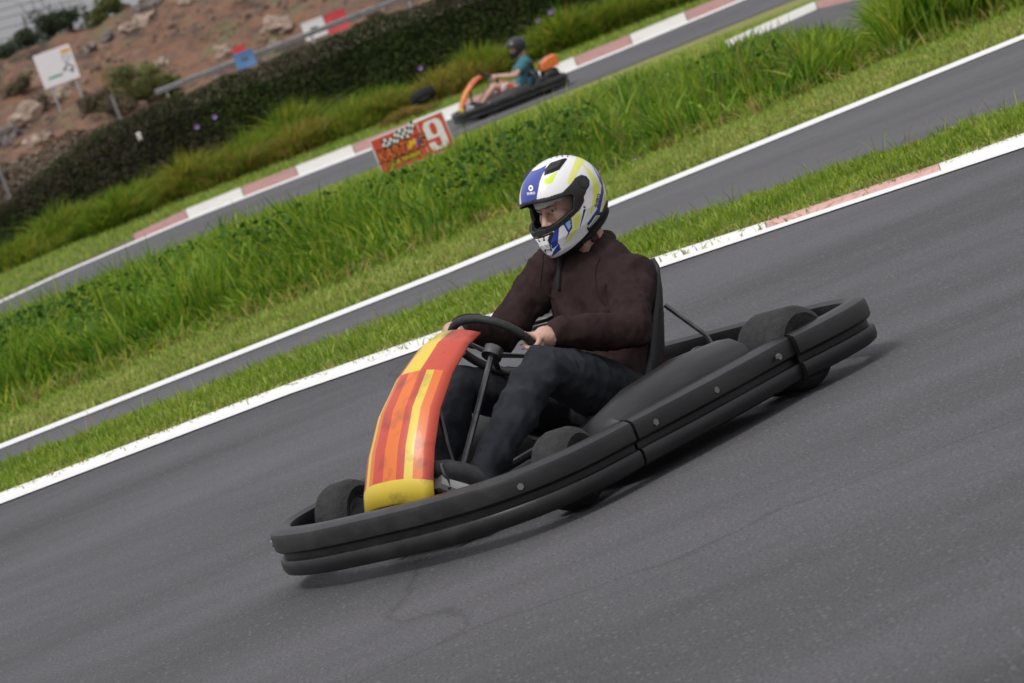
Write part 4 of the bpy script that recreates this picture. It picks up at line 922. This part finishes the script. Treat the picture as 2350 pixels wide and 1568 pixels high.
def add_arm(mb, s, J, steer, infl=0.0, sleeve=None, hand=True):
    sh, el, wr, p, rho = arm_pts(s, J, steer)
    if sleeve == 'long':
        cuff = wr + (el - wr).normalized() * .02
        mb.tube([sh, sh.lerp(el, .5), el, el.lerp(cuff, .5), cuff], [.074, .062, .056, .050, .042], 14, round_=True); return
    if sleeve == 'short':
        e = sh.lerp(el, .62); mb.tube([sh, sh.lerp(e, .5), e], [.074, .068, .064], 14); return
    mb.tube([sh, sh.lerp(el, .4), el, el.lerp(wr, .3), wr], [.056, .050, .040, .042, .027], 12, round_=True)
    tau = WN.cross(rho).normalized()
    mb.tube([wr, p + WN * .045 + rho * .022], [.027, .034], 10, flat=1.25, round_=True)
    mb.ell(p + WN * .034 + rho * .020, (.040, .040, .024), Matrix((tau, rho, WN)).transposed(), 8)
    for i, o in enumerate((-.033, -.011, .011, .033)):
        f = []; rr = .025; end = (-150, -165, -160, -140)[i]
        for q in np.linspace(62, end, 7): f.append(p + tau * o + (rho * math.cos(rad(q)) + WN * math.sin(rad(q))) * rr)
        mb.tube(f, [.0100, .0098, .0094, .0090, .0086, .0082, .0076], 8, round_=True)
    up = tau if tau.z > 0 else -tau
    mb.tube([p + WN * .040 + up * .015, p + WN * .026 - rho * .022 + up * .030, p + WN * .012 - rho * .024 + up * .055, p + WN * .006 - rho * .014 + up * .072], [.0135, .012, .0105, .0085], 8, round_=True)
def torso(mb, J, w, shirt=True):
    tilt = (J['sh'][-1].z - J['sh'][1].z)
    st = [(Vector((-.20, 0, .12)), .165, .12), (Vector((-.26, 0, .24)), .165, .125), (Vector((-.325, 0, .36)), .165, .122), (Vector((-.365, 0, .47)), .165, .120), (Vector((-.375, 0, .555)), .145, .105), (Vector((-.38, 0, .605)), .105, .085), (Vector((-.388, 0, .642)), .066, .062)]
    rings = []
    for i, (c, ww, dd) in enumerate(st):
        t = (st[min(i + 1, len(st) - 1)][0] - st[max(i - 1, 0)][0]).normalized(); fw = Vector((t.z, 0, -t.x))
        tw = tilt * min(1, max(0, (c.z - .2) / .35)) / .35
        lat = Vector((.04 * (1 if tilt else 0) * -1 * min(1, max(0, (c.z - .2) / .35)), 1, -tw)).normalized()
        rings.append([c + lat * (ww + w) * math.copysign(abs(math.cos(q)) ** .85, math.cos(q)) + fw * (dd + w) * math.copysign(abs(math.sin(q)) ** .85, math.sin(q)) for q in np.linspace(0, 2 * math.pi, 29)[:-1]])
    mb.loft(rings)
    for s in (1, -1):
        sh = J['sh'][s]; n0 = J['neck']
        mb.tube([n0 + Vector((-.01, s * .03, -.01)), n0.lerp(sh, .5) + Vector((0, 0, .008)), sh + Vector((0, -s * .02, .012))], [.040 + w, .050 + w, .058 + w], 12, round_=True)
        mb.ell(sh, (.066 + w, .066 + w, .066 + w), n=9)
def legs(mb, J, w, upto=1.0):
    for s in (1, -1):
        h, kn, an = J['hip'][s], J['knee'][s], J['ank'][s]
        if upto >= 1: mb.tube([h, h.lerp(kn, .5), kn, kn.lerp(an, .3), kn.lerp(an, .7), an], [.088 + w, .080 + w, .058 + w, .060 + w, .045 + w, .036 + w], 12, round_=True)
        else: mb.tube([h, h.lerp(kn, upto * .5), h.lerp(kn, upto)], [.088 + w, .086 + w, .082 + w], 12)
    mb.ell((-.20, 0, .17), (.12 + w, .17 + w, .10 + w), n=10)
def folds(me, amp, sc, seed=0.0):
    c = coords(me); nn = normals(me); out = c.copy()
    for i in range(len(c)):
        p = c[i]; v = Vector((p[0] * sc * .9, p[1] * sc, p[2] * sc * .55 + seed)); k = mnoise.noise(v + mnoise.noise_vector(v * .6) * .9)
        out[i] += nn[i] * amp * ((1 - abs(k) * 2.2) * .8 + .35 * mnoise.noise(v * 2.3))
    me.vertices.foreach_set('co', out.ravel()); me.update()
def driver(kart, label, steer, tilt, HM, voxel, shirt_mat, sleeve, leg_mat, shorts, shoe_mat, sock=None):
    J = joints(tilt)
    root = empty('person', kart.location, kart.rotation_euler.z, label, 'person')
    mb = MB(); torso(mb, J, 0); legs(mb, J, 0)
    for s in (1, -1):
        add_arm(mb, s, J, steer); a, t = J['ank'][s], J['toe'][s]
        mb.tube([a + Vector((-.03, 0, -.03)), a.lerp(t, .6), t], [.036, .034, .026], 10, round_=True)
    H = lambda p: HM @ Vector(p); H3 = HM.to_3x3()
    mb.tube([J['neck'] + Vector((0, 0, -.04)), H((-.035, 0, -.07))], [.060, .056], 14, round_=True)
    mb.ell(H((-.005, 0, .022)), (.096, .076, .112), H3, 16); mb.ell(H((.026, 0, -.062)), (.072, .060, .068), H3, 14)
    mb.ell(H((.078, 0, .020)), (.020, .050, .011), H3, 10); mb.tube([H((.088, 0, .010)), H((.106, 0, -.016)), H((.121, 0, -.040))], [.008, .010, .0135], 10, round_=True)
    for s in (1, -1):
        mb.ell(H((.108, s * .013, -.043)), (.010, .009, .008), H3, 8); mb.ell(H((.070, s * .036, -.034)), (.026, .024, .028), H3, 10)
        mb.ell(H((.082, s * .031, -.012)), (.009, .016, .006), H3, 8); mb.ell(H((.0835, s * .031, .0065)), (.0095, .0165, .0065), H3, 8)
    mb.ell(H((.094, 0, -.071)), (.010, .026, .007), H3, 8); mb.ell(H((.092, 0, -.083)), (.011, .022, .007), H3, 8); mb.ell(H((.082, 0, -.108)), (.022, .028, .018), H3, 10)
    me = remesh(mb, voxel, 2 if voxel < .005 else 1); body = link('body', me, root, SKIN)
    for s in (1, -1):
        o = MB().ell(H((.0785, s * .031, -.0035)), .0098, H3, 10).build('eye', mat('eye_white', (.26, .23, .22), rough=.35), root)
        MB().ell(H((.0868, s * .031 - .002, -.0045)), (.0030, .0056, .0056), H3, 8).build('iris', mat('eye_iris', (.04, .045, .05), rough=.2), o)
        mbb = MB(); mbb.tube([H((.0960, s * .013, .0125)), H((.0950, s * .028, .0140)), H((.086, s * .045, .0105))], [.0024, .0030, .0018], 6, round_=True); mbb.build('eyebrow', mat('brow_hair', (.13, .085, .06), rough=.8), root)
    mb = MB(); torso(mb, J, .014)
    for s in (1, -1): add_arm(mb, s, J, steer, sleeve=sleeve)
    me = remesh(mb, voxel * 1.5, 5); folds(me, .012, 8.0, 2.0); folds(me, .0065, 17, 7.0); folds(me, .0025, 38, 9.0)
    cfs = []
    if sleeve == 'long':
        for s in (1, -1):
            sh_, el_, wr_, p_, rho_ = arm_pts(s, J, steer); dd = (el_ - wr_).normalized()
            cfs.append(MB().tube([wr_ - dd * .004, wr_ + dd * .012, wr_ + dd * .045, wr_ + dd * .052], [.037, .040, .043, .038], 14))
    shirt = link('sweatshirt' if sleeve == 'long' else 't_shirt', me, root, shirt_mat)
    for cf in cfs: cf.build('cuff', shirt_mat, shirt)
    mb = MB(); legs(mb, J, .012 if not shorts else .018, .78 if shorts else 1.0); me = remesh(mb, voxel * 1.6, 3); folds(me, .010, 10, 4.0); folds(me, .005, 22, 5.0)
    link('shorts' if shorts else 'trousers', me, root, leg_mat)
    for s in (1, -1):
        a, t = J['ank'][s], J['toe'][s]; mb = MB()
        mb.tube([a + Vector((-.045, 0, -.035)), a + Vector((.01, 0, .0)), a.lerp(t, .55), t, t + (t - a).normalized() * .03], [.043, .050, .046, .042, .03], 12, flat=.95, round_=True)
        sh_ = link('shoe', remesh(mb, .007, 2), root, shoe_mat)
        mb = MB(); d = (t - a).normalized(); up = Vector((-d.z, 0, d.x)); mb.tube([a + Vector((-.06, 0, -.06)) , a.lerp(t, .5) - up * .042, t - up * .036 + d * .03], [.030, .034, .026], 10, flat=1.2); mb.build('sole', mat('shoe_sole', (.5, .5, .48), rough=.7), sh_)
    return root, J, shirt

# ================================================================ HELMET
def helmet_grid(NA, NT):
    az = np.linspace(-np.pi, np.pi, NA + 1); t = np.linspace(0, 1, NT + 1)
    A, T = np.meshgrid(az, t)
    zb0 = -.106 - .0245 * np.cos(A) - .0155 * np.cos(A) ** 2 * (np.cos(A) > 0); lo = T < .46
    s = np.clip((T - .46) / .54, 0, 1); ang = s * np.pi / 2
    Z = np.where(lo, zb0 * (1 - T / .46), .143 * np.sin(ang)); sc = np.where(lo, 1, np.cos(ang) ** .94)
    Fz = np.interp(-Z, [0, .04, .09, .13, .158], [.163, .166, .176, .170, .150]); Bz = np.interp(-Z, [0, .04, .08, .105, .16], [.166, .160, .142, .127, .11]); Wz = np.interp(-Z, [0, .05, .09, .13, .158], [.128, .126, .118, .101, .088])
    c, sn = np.cos(A), np.sin(A); pe = np.interp(-Z, [-.1, .03, .09, .16], [2.25, 2.2, 1.95, 1.8])
    Lx = np.where(c > 0, Fz, Bz)
    r = ((np.abs(c) / Lx) ** pe + (np.abs(sn) / Wz) ** pe) ** (-1 / pe) * sc
    r = np.maximum(r, 1e-5)
    V = np.stack([r * c * .945, r * sn * .945, Z * .985], -1)
    dA = np.gradient(V, axis=1); dT = np.gradient(V, axis=0); Nn = np.cross(dA, dT); Nn /= np.linalg.norm(Nn, axis=2)[..., None] + 1e-12
    Nn[-1] = (0, 0, 1)
    return V, Nn
def in_poly(px, py, poly):
    ins = np.zeros(px.shape, bool); n = len(poly)
    for i in range(n):
        x0, y0 = poly[i]; x1, y1 = poly[(i + 1) % n]
        if y0 == y1: continue
        cnd = ((y0 > py) != (y1 > py)) & (px < (x1 - x0) * (py - y0) / (y1 - y0) + x0); ins ^= cnd
    return ins
def patch(name, V, Nn, mask, mats, parent, off=0., thick=.01, midx=None, offmap=None):
    j, i = np.nonzero(mask); NA1 = V.shape[1]
    P = (V + Nn * (off if offmap is None else offmap[..., None])).reshape(-1, 3)
    Q = np.stack([j * NA1 + i, j * NA1 + i + 1, (j + 1) * NA1 + i + 1, (j + 1) * NA1 + i], 1)
    us_, inv = np.unique(Q, return_inverse=True); Q = inv.reshape(-1, 4)
    me = arrays_mesh(name, P[us_], Q, smooth=True)
    if midx is not None: me.polygons.foreach_set('material_index', midx[mask].astype(np.int32))
    bm = bmesh.new(); bm.from_mesh(me); bmesh.ops.remove_doubles(bm, verts=bm.verts, dist=.00005); bm.to_mesh(me); bm.free()
    o = link(name, me, parent, mats)
    if thick: so = o.modifiers.new('thickness', 'SOLIDIFY'); so.thickness = thick; so.offset = -1
    return o
HW_ = mat('helmet_white', (.85, .85, .85), (.88, .88, .88), rough=.22, scale=6, coat=.6); HBL = mat('helmet_blue', (.022, .045, .30), (.03, .055, .34), rough=.2, scale=5, coat=.7)
HYE = mat('helmet_pale_yellow', (.78, .82, .13), (.82, .84, .22), rough=.25, scale=9, coat=.5); HLI = mat('helmet_lime', (.66, .86, .05), rough=.25, coat=.5); HLB = mat('helmet_light_blue', (.12, .30, .62), (.45, .60, .80), rough=.25, scale=24, coat=.5)
HBK = mat('helmet_black_trim', (.010, .010, .011), (.02, .02, .021), rough=.45, scale=40); HLN = mat('helmet_lining', (.010, .010, .011), (.018, .018, .019), rough=.95, scale=60); HGR = mat('helmet_grey_insert', (.42, .42, .42), rough=.4)

# ---------------------------------------------------------------- the near kart, its driver and helmet
HEAD_A = rad(43)
d = ray_uv(*uv_of(1295, 465)); t = (HEAD0.z - CAM_H) / d.z
hw = Vector((d.x * t, d.y * t, HEAD0.z)); RZ = math.pi + HEAD_A
KO = hw - Matrix.Rotation(RZ, 3, 'Z') @ Vector((HEAD0.x, HEAD0.y, 0)); KO.z = .012
cam_d.dof.focus_distance = (hw - Vector((0, 0, CAM_H))).length - .1
kart1 = make_kart(KO, RZ, 'black go-kart with red and yellow front fairing on the nearest track', -22, False)
HM = head_matrix(rad(-3), rad(9))
SHIRT = mat('maroon_brown_jersey', (.028, .0155, .0155), (.044, .026, .026), rough=.92, scale=10, detail=8, bump=.16, bscale=380, spec=.15)
TRO = mat('dark_trousers', (.020, .022, .028), (.034, .036, .044), rough=.9, scale=9, bump=.2, bscale=300, spec=.2)
p1, J1, shirt1 = driver(kart1, 'kart driver in a dark brown sweatshirt sitting in the nearest kart', -22, .05, HM, .0042, SHIRT, 'long', TRO, False, mat('dark_shoe', (.03, .03, .032), (.05, .05, .052), rough=.6, scale=20))
# collar, seams and a strap hanging down the chest
bvs = BVHTree.FromObject(shirt1, bpy.context.evaluated_depsgraph_get())
def snap(p, off=.001):
    q, nn, _, _ = bvs.find_nearest(Vector(p)); return q + nn * off
nk = J1['neck']
ring = [nk + Vector((-.002 + .078 * math.cos(a), .076 * math.sin(a), .014 - .028 * math.cos(a) + .012 * math.sin(a) * -1)) for a in np.linspace(0, 2 * math.pi, 29)]
MB().tube(ring, .0115, 8, cap=False, flat=1.4).build('collar', SHIRT, shirt1)
for s in (1, -1):
    sh = J1['sh'][s]; cpt = sh + Vector((0, -s * .035, .0)); seam = []
    for a in np.linspace(-40, 215, 22): seam.append(snap(cpt + Vector((math.cos(rad(a)) * .12, -s * .012, math.sin(rad(a)) * .12)), .0008))
    MB().tube(seam, .0022, 5).build('sleeve_seam', mat('seam_thread', (.014, .008, .008), rough=.9), shirt1)
KW = Matrix.Translation(KO) @ Matrix.Rotation(RZ, 4, 'Z')
HMW = KW @ HM
helm = empty('racing_helmet', (0, 0, 0), 0, 'white full-face helmet with blue and yellow graphics on the brown-clad driver', 'helmet')
helm.matrix_world = HMW; helm.location = HMW.to_translation(); helm.rotation_euler = HMW.to_euler()
V, Nn = helmet_grid(300, 210)
FC = (V[:-1, :-1] + V[1:, :-1] + V[:-1, 1:] + V[1:, 1:]) / 4; FN = (Nn[:-1, :-1] + Nn[1:, 1:]) / 2
mir = FC.copy(); mir[..., 1] = np.abs(mir[..., 1]); mn = FN.copy(); mn[..., 1] = np.where(FC[..., 1] < 0, -mn[..., 1], mn[..., 1])
A = np.array(HMW); Wp = mir @ A[:3, :3].T + A[:3, 3]; Wn_ = mn @ A[:3, :3].T
CI = np.array(CAMI); Q = Wp @ CI[:3, :3].T + CI[:3, 3]
PX = 1175 + F_PX * Q[..., 0] / -Q[..., 2]; PY = 784 - F_PX * Q[..., 1] / -Q[..., 2]
CX = (PX - 1090.0) / .2012; CY = (PY - 321.3) / .2012
facing = ((np.array([0, 0, CAM_H]) - Wp) * Wn_).sum(-1) > 0
def reg(poly): return in_poly(CX, CY, poly) & facing
hole = reg([(400, 745), (560, 742), (800, 705), (1000, 648), (1095, 622), (1132, 640), (1130, 790), (1010, 895), (900, 980), (790, 1025), (640, 1048), (400, 1080)])
gask = reg([(400, 745), (530, 735), (660, 690), (830, 655), (1000, 600), (1090, 510), (1150, 430), (1210, 400), (1270, 415), (1305, 460), (1305, 520), (1275, 570), (1240, 650), (1245, 700), (1190, 800), (1080, 905), (960, 1000), (870, 1050), (760, 1098), (680, 1105), (400, 1110)]) & ~hole
cvent = reg([(400, 1112), (680, 1106), (770, 1096), (890, 1045), (905, 1062), (862, 1180), (880, 1275), (800, 1245), (690, 1165), (400, 1120)]) & ~hole & ~gask
cpiece = reg([(690, 1120), (750, 1125), (850, 1085), (832, 1150), (866, 1250), (800, 1240), (720, 1180)]) & cvent
cut = reg([(775, 1115), (800, 1105), (805, 1150), (785, 1155)]) | reg([(800, 1195), (830, 1205), (845, 1240), (815, 1215)]); cpiece &= ~cut
cheekv = reg([(1240, 795), (1275, 790), (1240, 900), (1205, 1005), (1195, 1000), (1225, 870)])
rear = reg([(1500, 690), (1560, 740), (1460, 860), (1390, 950), (1290, 1040), (1278, 1000), (1380, 840), (1450, 820)])
rgrey = reg([(1370, 865), (1415, 860), (1385, 905), (1292, 1005), (1285, 990)]) & rear
topv = reg([(790, 405), (800, 340), (860, 270), (1020, 215), (1050, 218), (960, 340), (890, 370)])
mi = np.zeros(hole.shape, int)
def put(poly, k): mi[reg(poly)] = k
BLUE, YEL, LIME, LBL = 1, 2, 3, 4
put([(1050, 480), (1120, 290), (1160, 190), (1240, 195), (1265, 230), (1190, 340), (1145, 430), (1070, 525)], YEL)
put([(1215, 255), (1300, 335), (1385, 440), (1432, 560), (1402, 640), (1330, 850), (1310, 840), (1352, 650), (1335, 480), (1265, 340)], YEL)
put([(1255, 208), (1310, 222), (1405, 345), (1455, 465), (1470, 600), (1425, 820), (1292, 975), (1275, 960), (1390, 795), (1432, 620), (1443, 520), (1383, 380), (1320, 270)], BLUE)
put([(1305, 240), (1335, 262), (1400, 360), (1420, 420), (1380, 360), (1330, 280)], LBL)
put([(1480, 530), (1510, 620), (1500, 700), (1452, 815), (1442, 800), (1472, 650)], YEL)
put([(1205, 810), (1115, 880), (1120, 1000), (1060, 1120), (1010, 1205), (1100, 1135), (1172, 1010), (1200, 900)], YEL)
put([(1005, 955), (1060, 1060), (1032, 1148), (1112, 1000), (1102, 895), (1082, 905)], BLUE); put([(1030, 955), (1065, 1030), (1093, 990), (1085, 915)], LBL)
put([(888, 1030), (962, 988), (947, 1180), (990, 1245), (880, 1330), (888, 1280), (945, 1195), (885, 1250), (862, 1180), (905, 1062)], BLUE)
put([(775, 505), (800, 450), (948, 358), (880, 492), (770, 522)], LIME)
for k in range(5):
    x0, y0 = 800 + 62 * k, 208 - 22 * k + 3.2 * k * k; put([(x0 - 5, y0 + 8), (x0 + 38, y0 - 16), (x0 + 28, y0 + 4), (x0 + 8, y0 + 30)], BLUE)
stripe = (FC[..., 0] > 0) & (FC[..., 2] > .0) & (np.abs(FC[..., 1]) < np.interp(FC[..., 2], [.02, .05, .09, .125, .137], [.027, .037, .047, .047, .034])) & (FC[..., 2] < .1345) & ~hole & ~gask
mi[stripe] = BLUE
nonshell = hole | gask | cvent | cheekv | rear
patch('shell', V, Nn, ~nonshell, [HW_, HBL, HYE, HLI, HLB], helm, 0, .012, mi)
patch('eyeport_gasket', V, Nn, gask, HBK, helm, .0008, .016)
cv = patch('chin_vent', V, Nn, cvent, HBK, helm, -.001, .010); patch('vent_cover', V, Nn, cpiece, HW_, cv, .003, .004)
LEFT = FC[..., 1] > 0
for sd_ in (LEFT, ~LEFT): patch('cheek_vent', V, Nn, cheekv & sd_, HBK, helm, -.004, .008)
rt = patch('rear_spoiler', V, Nn, rear, HBK, helm, .004, .014); [patch('spoiler_insert', V, Nn, rgrey & sd_, HGR, rt, .0055, .002) for sd_ in (LEFT, ~LEFT)]
offm = np.zeros(V.shape[:2]); tv = np.zeros_like(offm); tv[:-1, :-1] = topv; tv[1:, 1:] = np.minimum(tv[1:, 1:], topv)
for _ in range(4): tv = np.minimum.reduce([tv, np.roll(tv, 1, 0), np.roll(tv, -1, 0), np.roll(tv, 1, 1), np.roll(tv, -1, 1)]); offm += tv
for sd_ in (LEFT, ~LEFT): patch('crown_vent', V, Nn, topv & sd_, HBK, helm, 0, .010, offmap=.002 + offm * .0016)
lin = patch('lining', V * .90, Nn, ~hole, HLN, helm, 0, .006)
MB().tube([(0 + .105 * math.cos(a) - .012, .082 * math.sin(a), -.118 - .022 * math.cos(a)) for a in np.linspace(0, 6.2832, 33)], .017, 8, cap=False).build('neck_roll', HLN, helm)
# visor pivot discs, ridges and a small bolt
def crop_ray(cx, cy): return ray_uv(*uv_of(1090 + cx * .2012, 321.3 + cy * .2012)).normalized()
bsh = BVHTree.FromPolygons([tuple(HMW @ Vector(p)) for p in V.reshape(-1, 3)], [(j * 301 + i, j * 301 + i + 1, (j + 1) * 301 + i + 1, (j + 1) * 301 + i) for j in range(209) for i in range(300)])
HMI = HMW.inverted()
def on_helmet(cx, cy, off=.001):
    q, nn, _, _ = bsh.ray_cast(Vector((0, 0, CAM_H)), crop_ray(cx, cy))
    if q is None: q, nn, _, _ = bsh.find_nearest(Vector((0, 0, CAM_H)) + crop_ray(cx, cy) * (hw - Vector((0, 0, CAM_H))).length)
    if nn.dot(Vector((0, 0, CAM_H)) - q) < 0: nn = -nn
    return HMI @ (q + nn * off)
def mirror(p, s): return Vector((p.x, p.y * s, p.z))
for s in (1, -1):
    c = mirror(on_helmet(1235, 490, .001), s); nrm = Vector((.15, s, .15)).normalized()
    mb = MB(); mb.tube([c - nrm * .006, c + nrm * .004], .0165, 24); mb.tube([c + nrm * .003, c + nrm * .006], .009, 18); mb.build('visor_pivot', mat('pivot_grey', (.03, .03, .031), rough=.35), helm)
    c = mirror(on_helmet(1250, 765, .0), s); MB().ell(c, (.0045, .0035, .0045), n=8).build('visor_button', mat('button_grey', (.10, .10, .105), rough=.4), helm)
# lettering
def helm_text(body, cx, cy, size, ang, m, name, bold=0, sx=1.0):
    v, f = text2d(body, size, bold); ca, sa = math.cos(ang), math.sin(ang)
    mb = MB(); mb.add([on_helmet(cx + (x * sx * ca + y * sa), cy + (x * sx * sa - y * ca) , .0012) for x, y in v], f); mb.build(name, m, helm, False)
helm_text('SHIRO', 646, 612, 40, rad(-7), HW_, 'brand_lettering', 1.4, .84); helm_text('SHIRO', 1401, 690, 50, rad(-76), HBK, 'side_lettering', 1.2, 1.1)
mb = MB(); n = 28; Vr = [on_helmet(643 + r * math.cos(6.28319 * i / n), 551 + r * 1.3 * math.sin(6.28319 * i / n), .0012) for r in (27, 10) for i in range(n)]
mb.add(Vr, [(i, (i + 1) % n, n + (i + 1) % n, n + i) for i in range(n)]); mb.build('ring_emblem', HW_, helm, False)
# chin strap and its red tab
MB().tube([(.045, .075, -.10), (.050, .045, -.150), (.050, 0, -.165), (.050, -.045, -.150), (.045, -.075, -.10)], .010, 8, flat=.35).build('chin_strap', HBK, helm)
MB().box((.012, .066, -.150), (.035, .012, .030), b=.004).build('strap_tab', mat('strap_tab_red', (.05, .006, .007), rough=.7), helm)
hang = []
KWI = KW.inverted(); co_ = KWI @ Vector((0, 0, CAM_H))
for cx, cy in ((985, 1290), (982, 1340), (978, 1400), (972, 1460), (966, 1530), (960, 1610), (955, 1700)):
    q, nn, _, _ = bvs.ray_cast(co_, KWI.to_3x3() @ crop_ray(cx, cy))
    if q is not None: hang.append(q + (co_ - q).normalized() * .006)
hang = [Vector((hang[0].x + .02, hang[0].y, hang[0].z + .05))] + hang
MB().tube(hang, .0095, 8).build('hanging_strap', mat('strap_webbing', (.010, .010, .011), rough=.8), shirt1)
# white head liner across the forehead, moustache
mb = MB(); rings = []
for q in np.linspace(0, 1, 9):
    zz = .0135 + .055 * q
    rings.append([HM @ Vector(((.1035 - .022 * q * q) * math.cos(a) * 1.0 - .0 + .002 * mnoise.noise(Vector((a * 6, q * 4, 0))), .083 * math.sin(a), zz + .006 * mnoise.noise(Vector((a * 5, q, 3))) + .004 * abs(math.sin(a * 3)))) for a in np.linspace(-1.75, 1.75, 50)])
mb.loft(rings, False, closed=False); me = mb.mesh('head_liner', True, 80); hl = link('head_liner', me, p1, mat('white_liner_cloth', (.62, .62, .63), (.74, .74, .74), rough=.9, scale=60, bump=.4, bscale=160)); so = hl.modifiers.new('thickness', 'SOLIDIFY'); so.thickness = .003
for s in (1,):
    mb = MB(); mb.tube([HM @ Vector((.090, -.032, -.078)), HM @ Vector((.103, -.016, -.064)), HM @ Vector((.107, 0, -.060)), HM @ Vector((.103, .016, -.064)), HM @ Vector((.090, .032, -.078))], [.004, .006, .005, .006, .004], 8, round_=True)
if 0: mb.tube([HM @ Vector((.107, 0, -.060)), HM @ Vector((.103, 0, -.064))], .005)
mb.build('moustache', mat('facial_hair', (.11, .065, .04), rough=.9), p1)

# ---------------------------------------------------------------- the far kart and its driver
FA = rad(4); RZ2 = math.pi + FA; FY = 70.6
fh = at(1187, 120, FY); KO2 = Vector((fh.x, FY, 0)) - Matrix.Rotation(RZ2, 3, 'Z') @ Vector((HEAD0.x, HEAD0.y, 0)); KO2.z = float(zg(KO2.y)) + .016
kart2 = make_kart(KO2, RZ2, 'small black go-kart with orange tank on the far track', 0)
HM2 = head_matrix(rad(8), rad(10))
p2, J2, sh2 = driver(kart2, 'kart driver in a teal t-shirt in the far kart', 0, 0.0, HM2, .009, mat('teal_jersey', (.045, .155, .195), (.06, .19, .235), rough=.9, scale=9), 'short', mat('red_white_shorts', (.55, .10, .06), (.62, .60, .57), rough=.9, scale=7, ramp=(.47, .53)), True, mat('pale_shoe', (.30, .33, .42), (.42, .44, .5), rough=.7, scale=14))
helm2 = empty('racing_helmet', (0, 0, 0), 0, 'nearly black helmet on the teal-shirted driver', 'helmet')
HMW2 = Matrix.Translation(KO2) @ Matrix.Rotation(RZ2, 4, 'Z') @ HM2; helm2.location = HMW2.to_translation(); helm2.rotation_euler = HMW2.to_euler(); helm2.scale = (1.12, 1.12, 1.1); helm2.location = KO2 + (helm2.location - KO2) * 1.05; p2.scale = (1.05, 1.05, 1.05); kart2.scale = (1.03, 1.0, 1.09)
V2, N2 = helmet_grid(96, 66); F2 = (V2[:-1, :-1] + V2[1:, 1:]) / 2
hole2 = (F2[..., 0] > .045) & (F2[..., 2] < .045 - .1 * np.abs(F2[..., 1])) & (F2[..., 2] > -.075 + .25 * np.maximum(0, np.abs(F2[..., 1]) - .04))
ring2 = ((F2[..., 0] > .02) & (F2[..., 2] < .058) & (F2[..., 2] > -.09)) & ~hole2
HD = mat('helmet_charcoal', (.010, .010, .012), (.016, .016, .018), rough=.35, scale=8, coat=.2)
patch('shell', V2, N2, ~hole2 & ~ring2, HD, helm2, 0, .012); patch('eyeport_gasket', V2, N2, ring2, HBK, helm2, .001, .014); patch('lining', V2 * .9, N2, ~hole2, HLN, helm2, 0, .006)
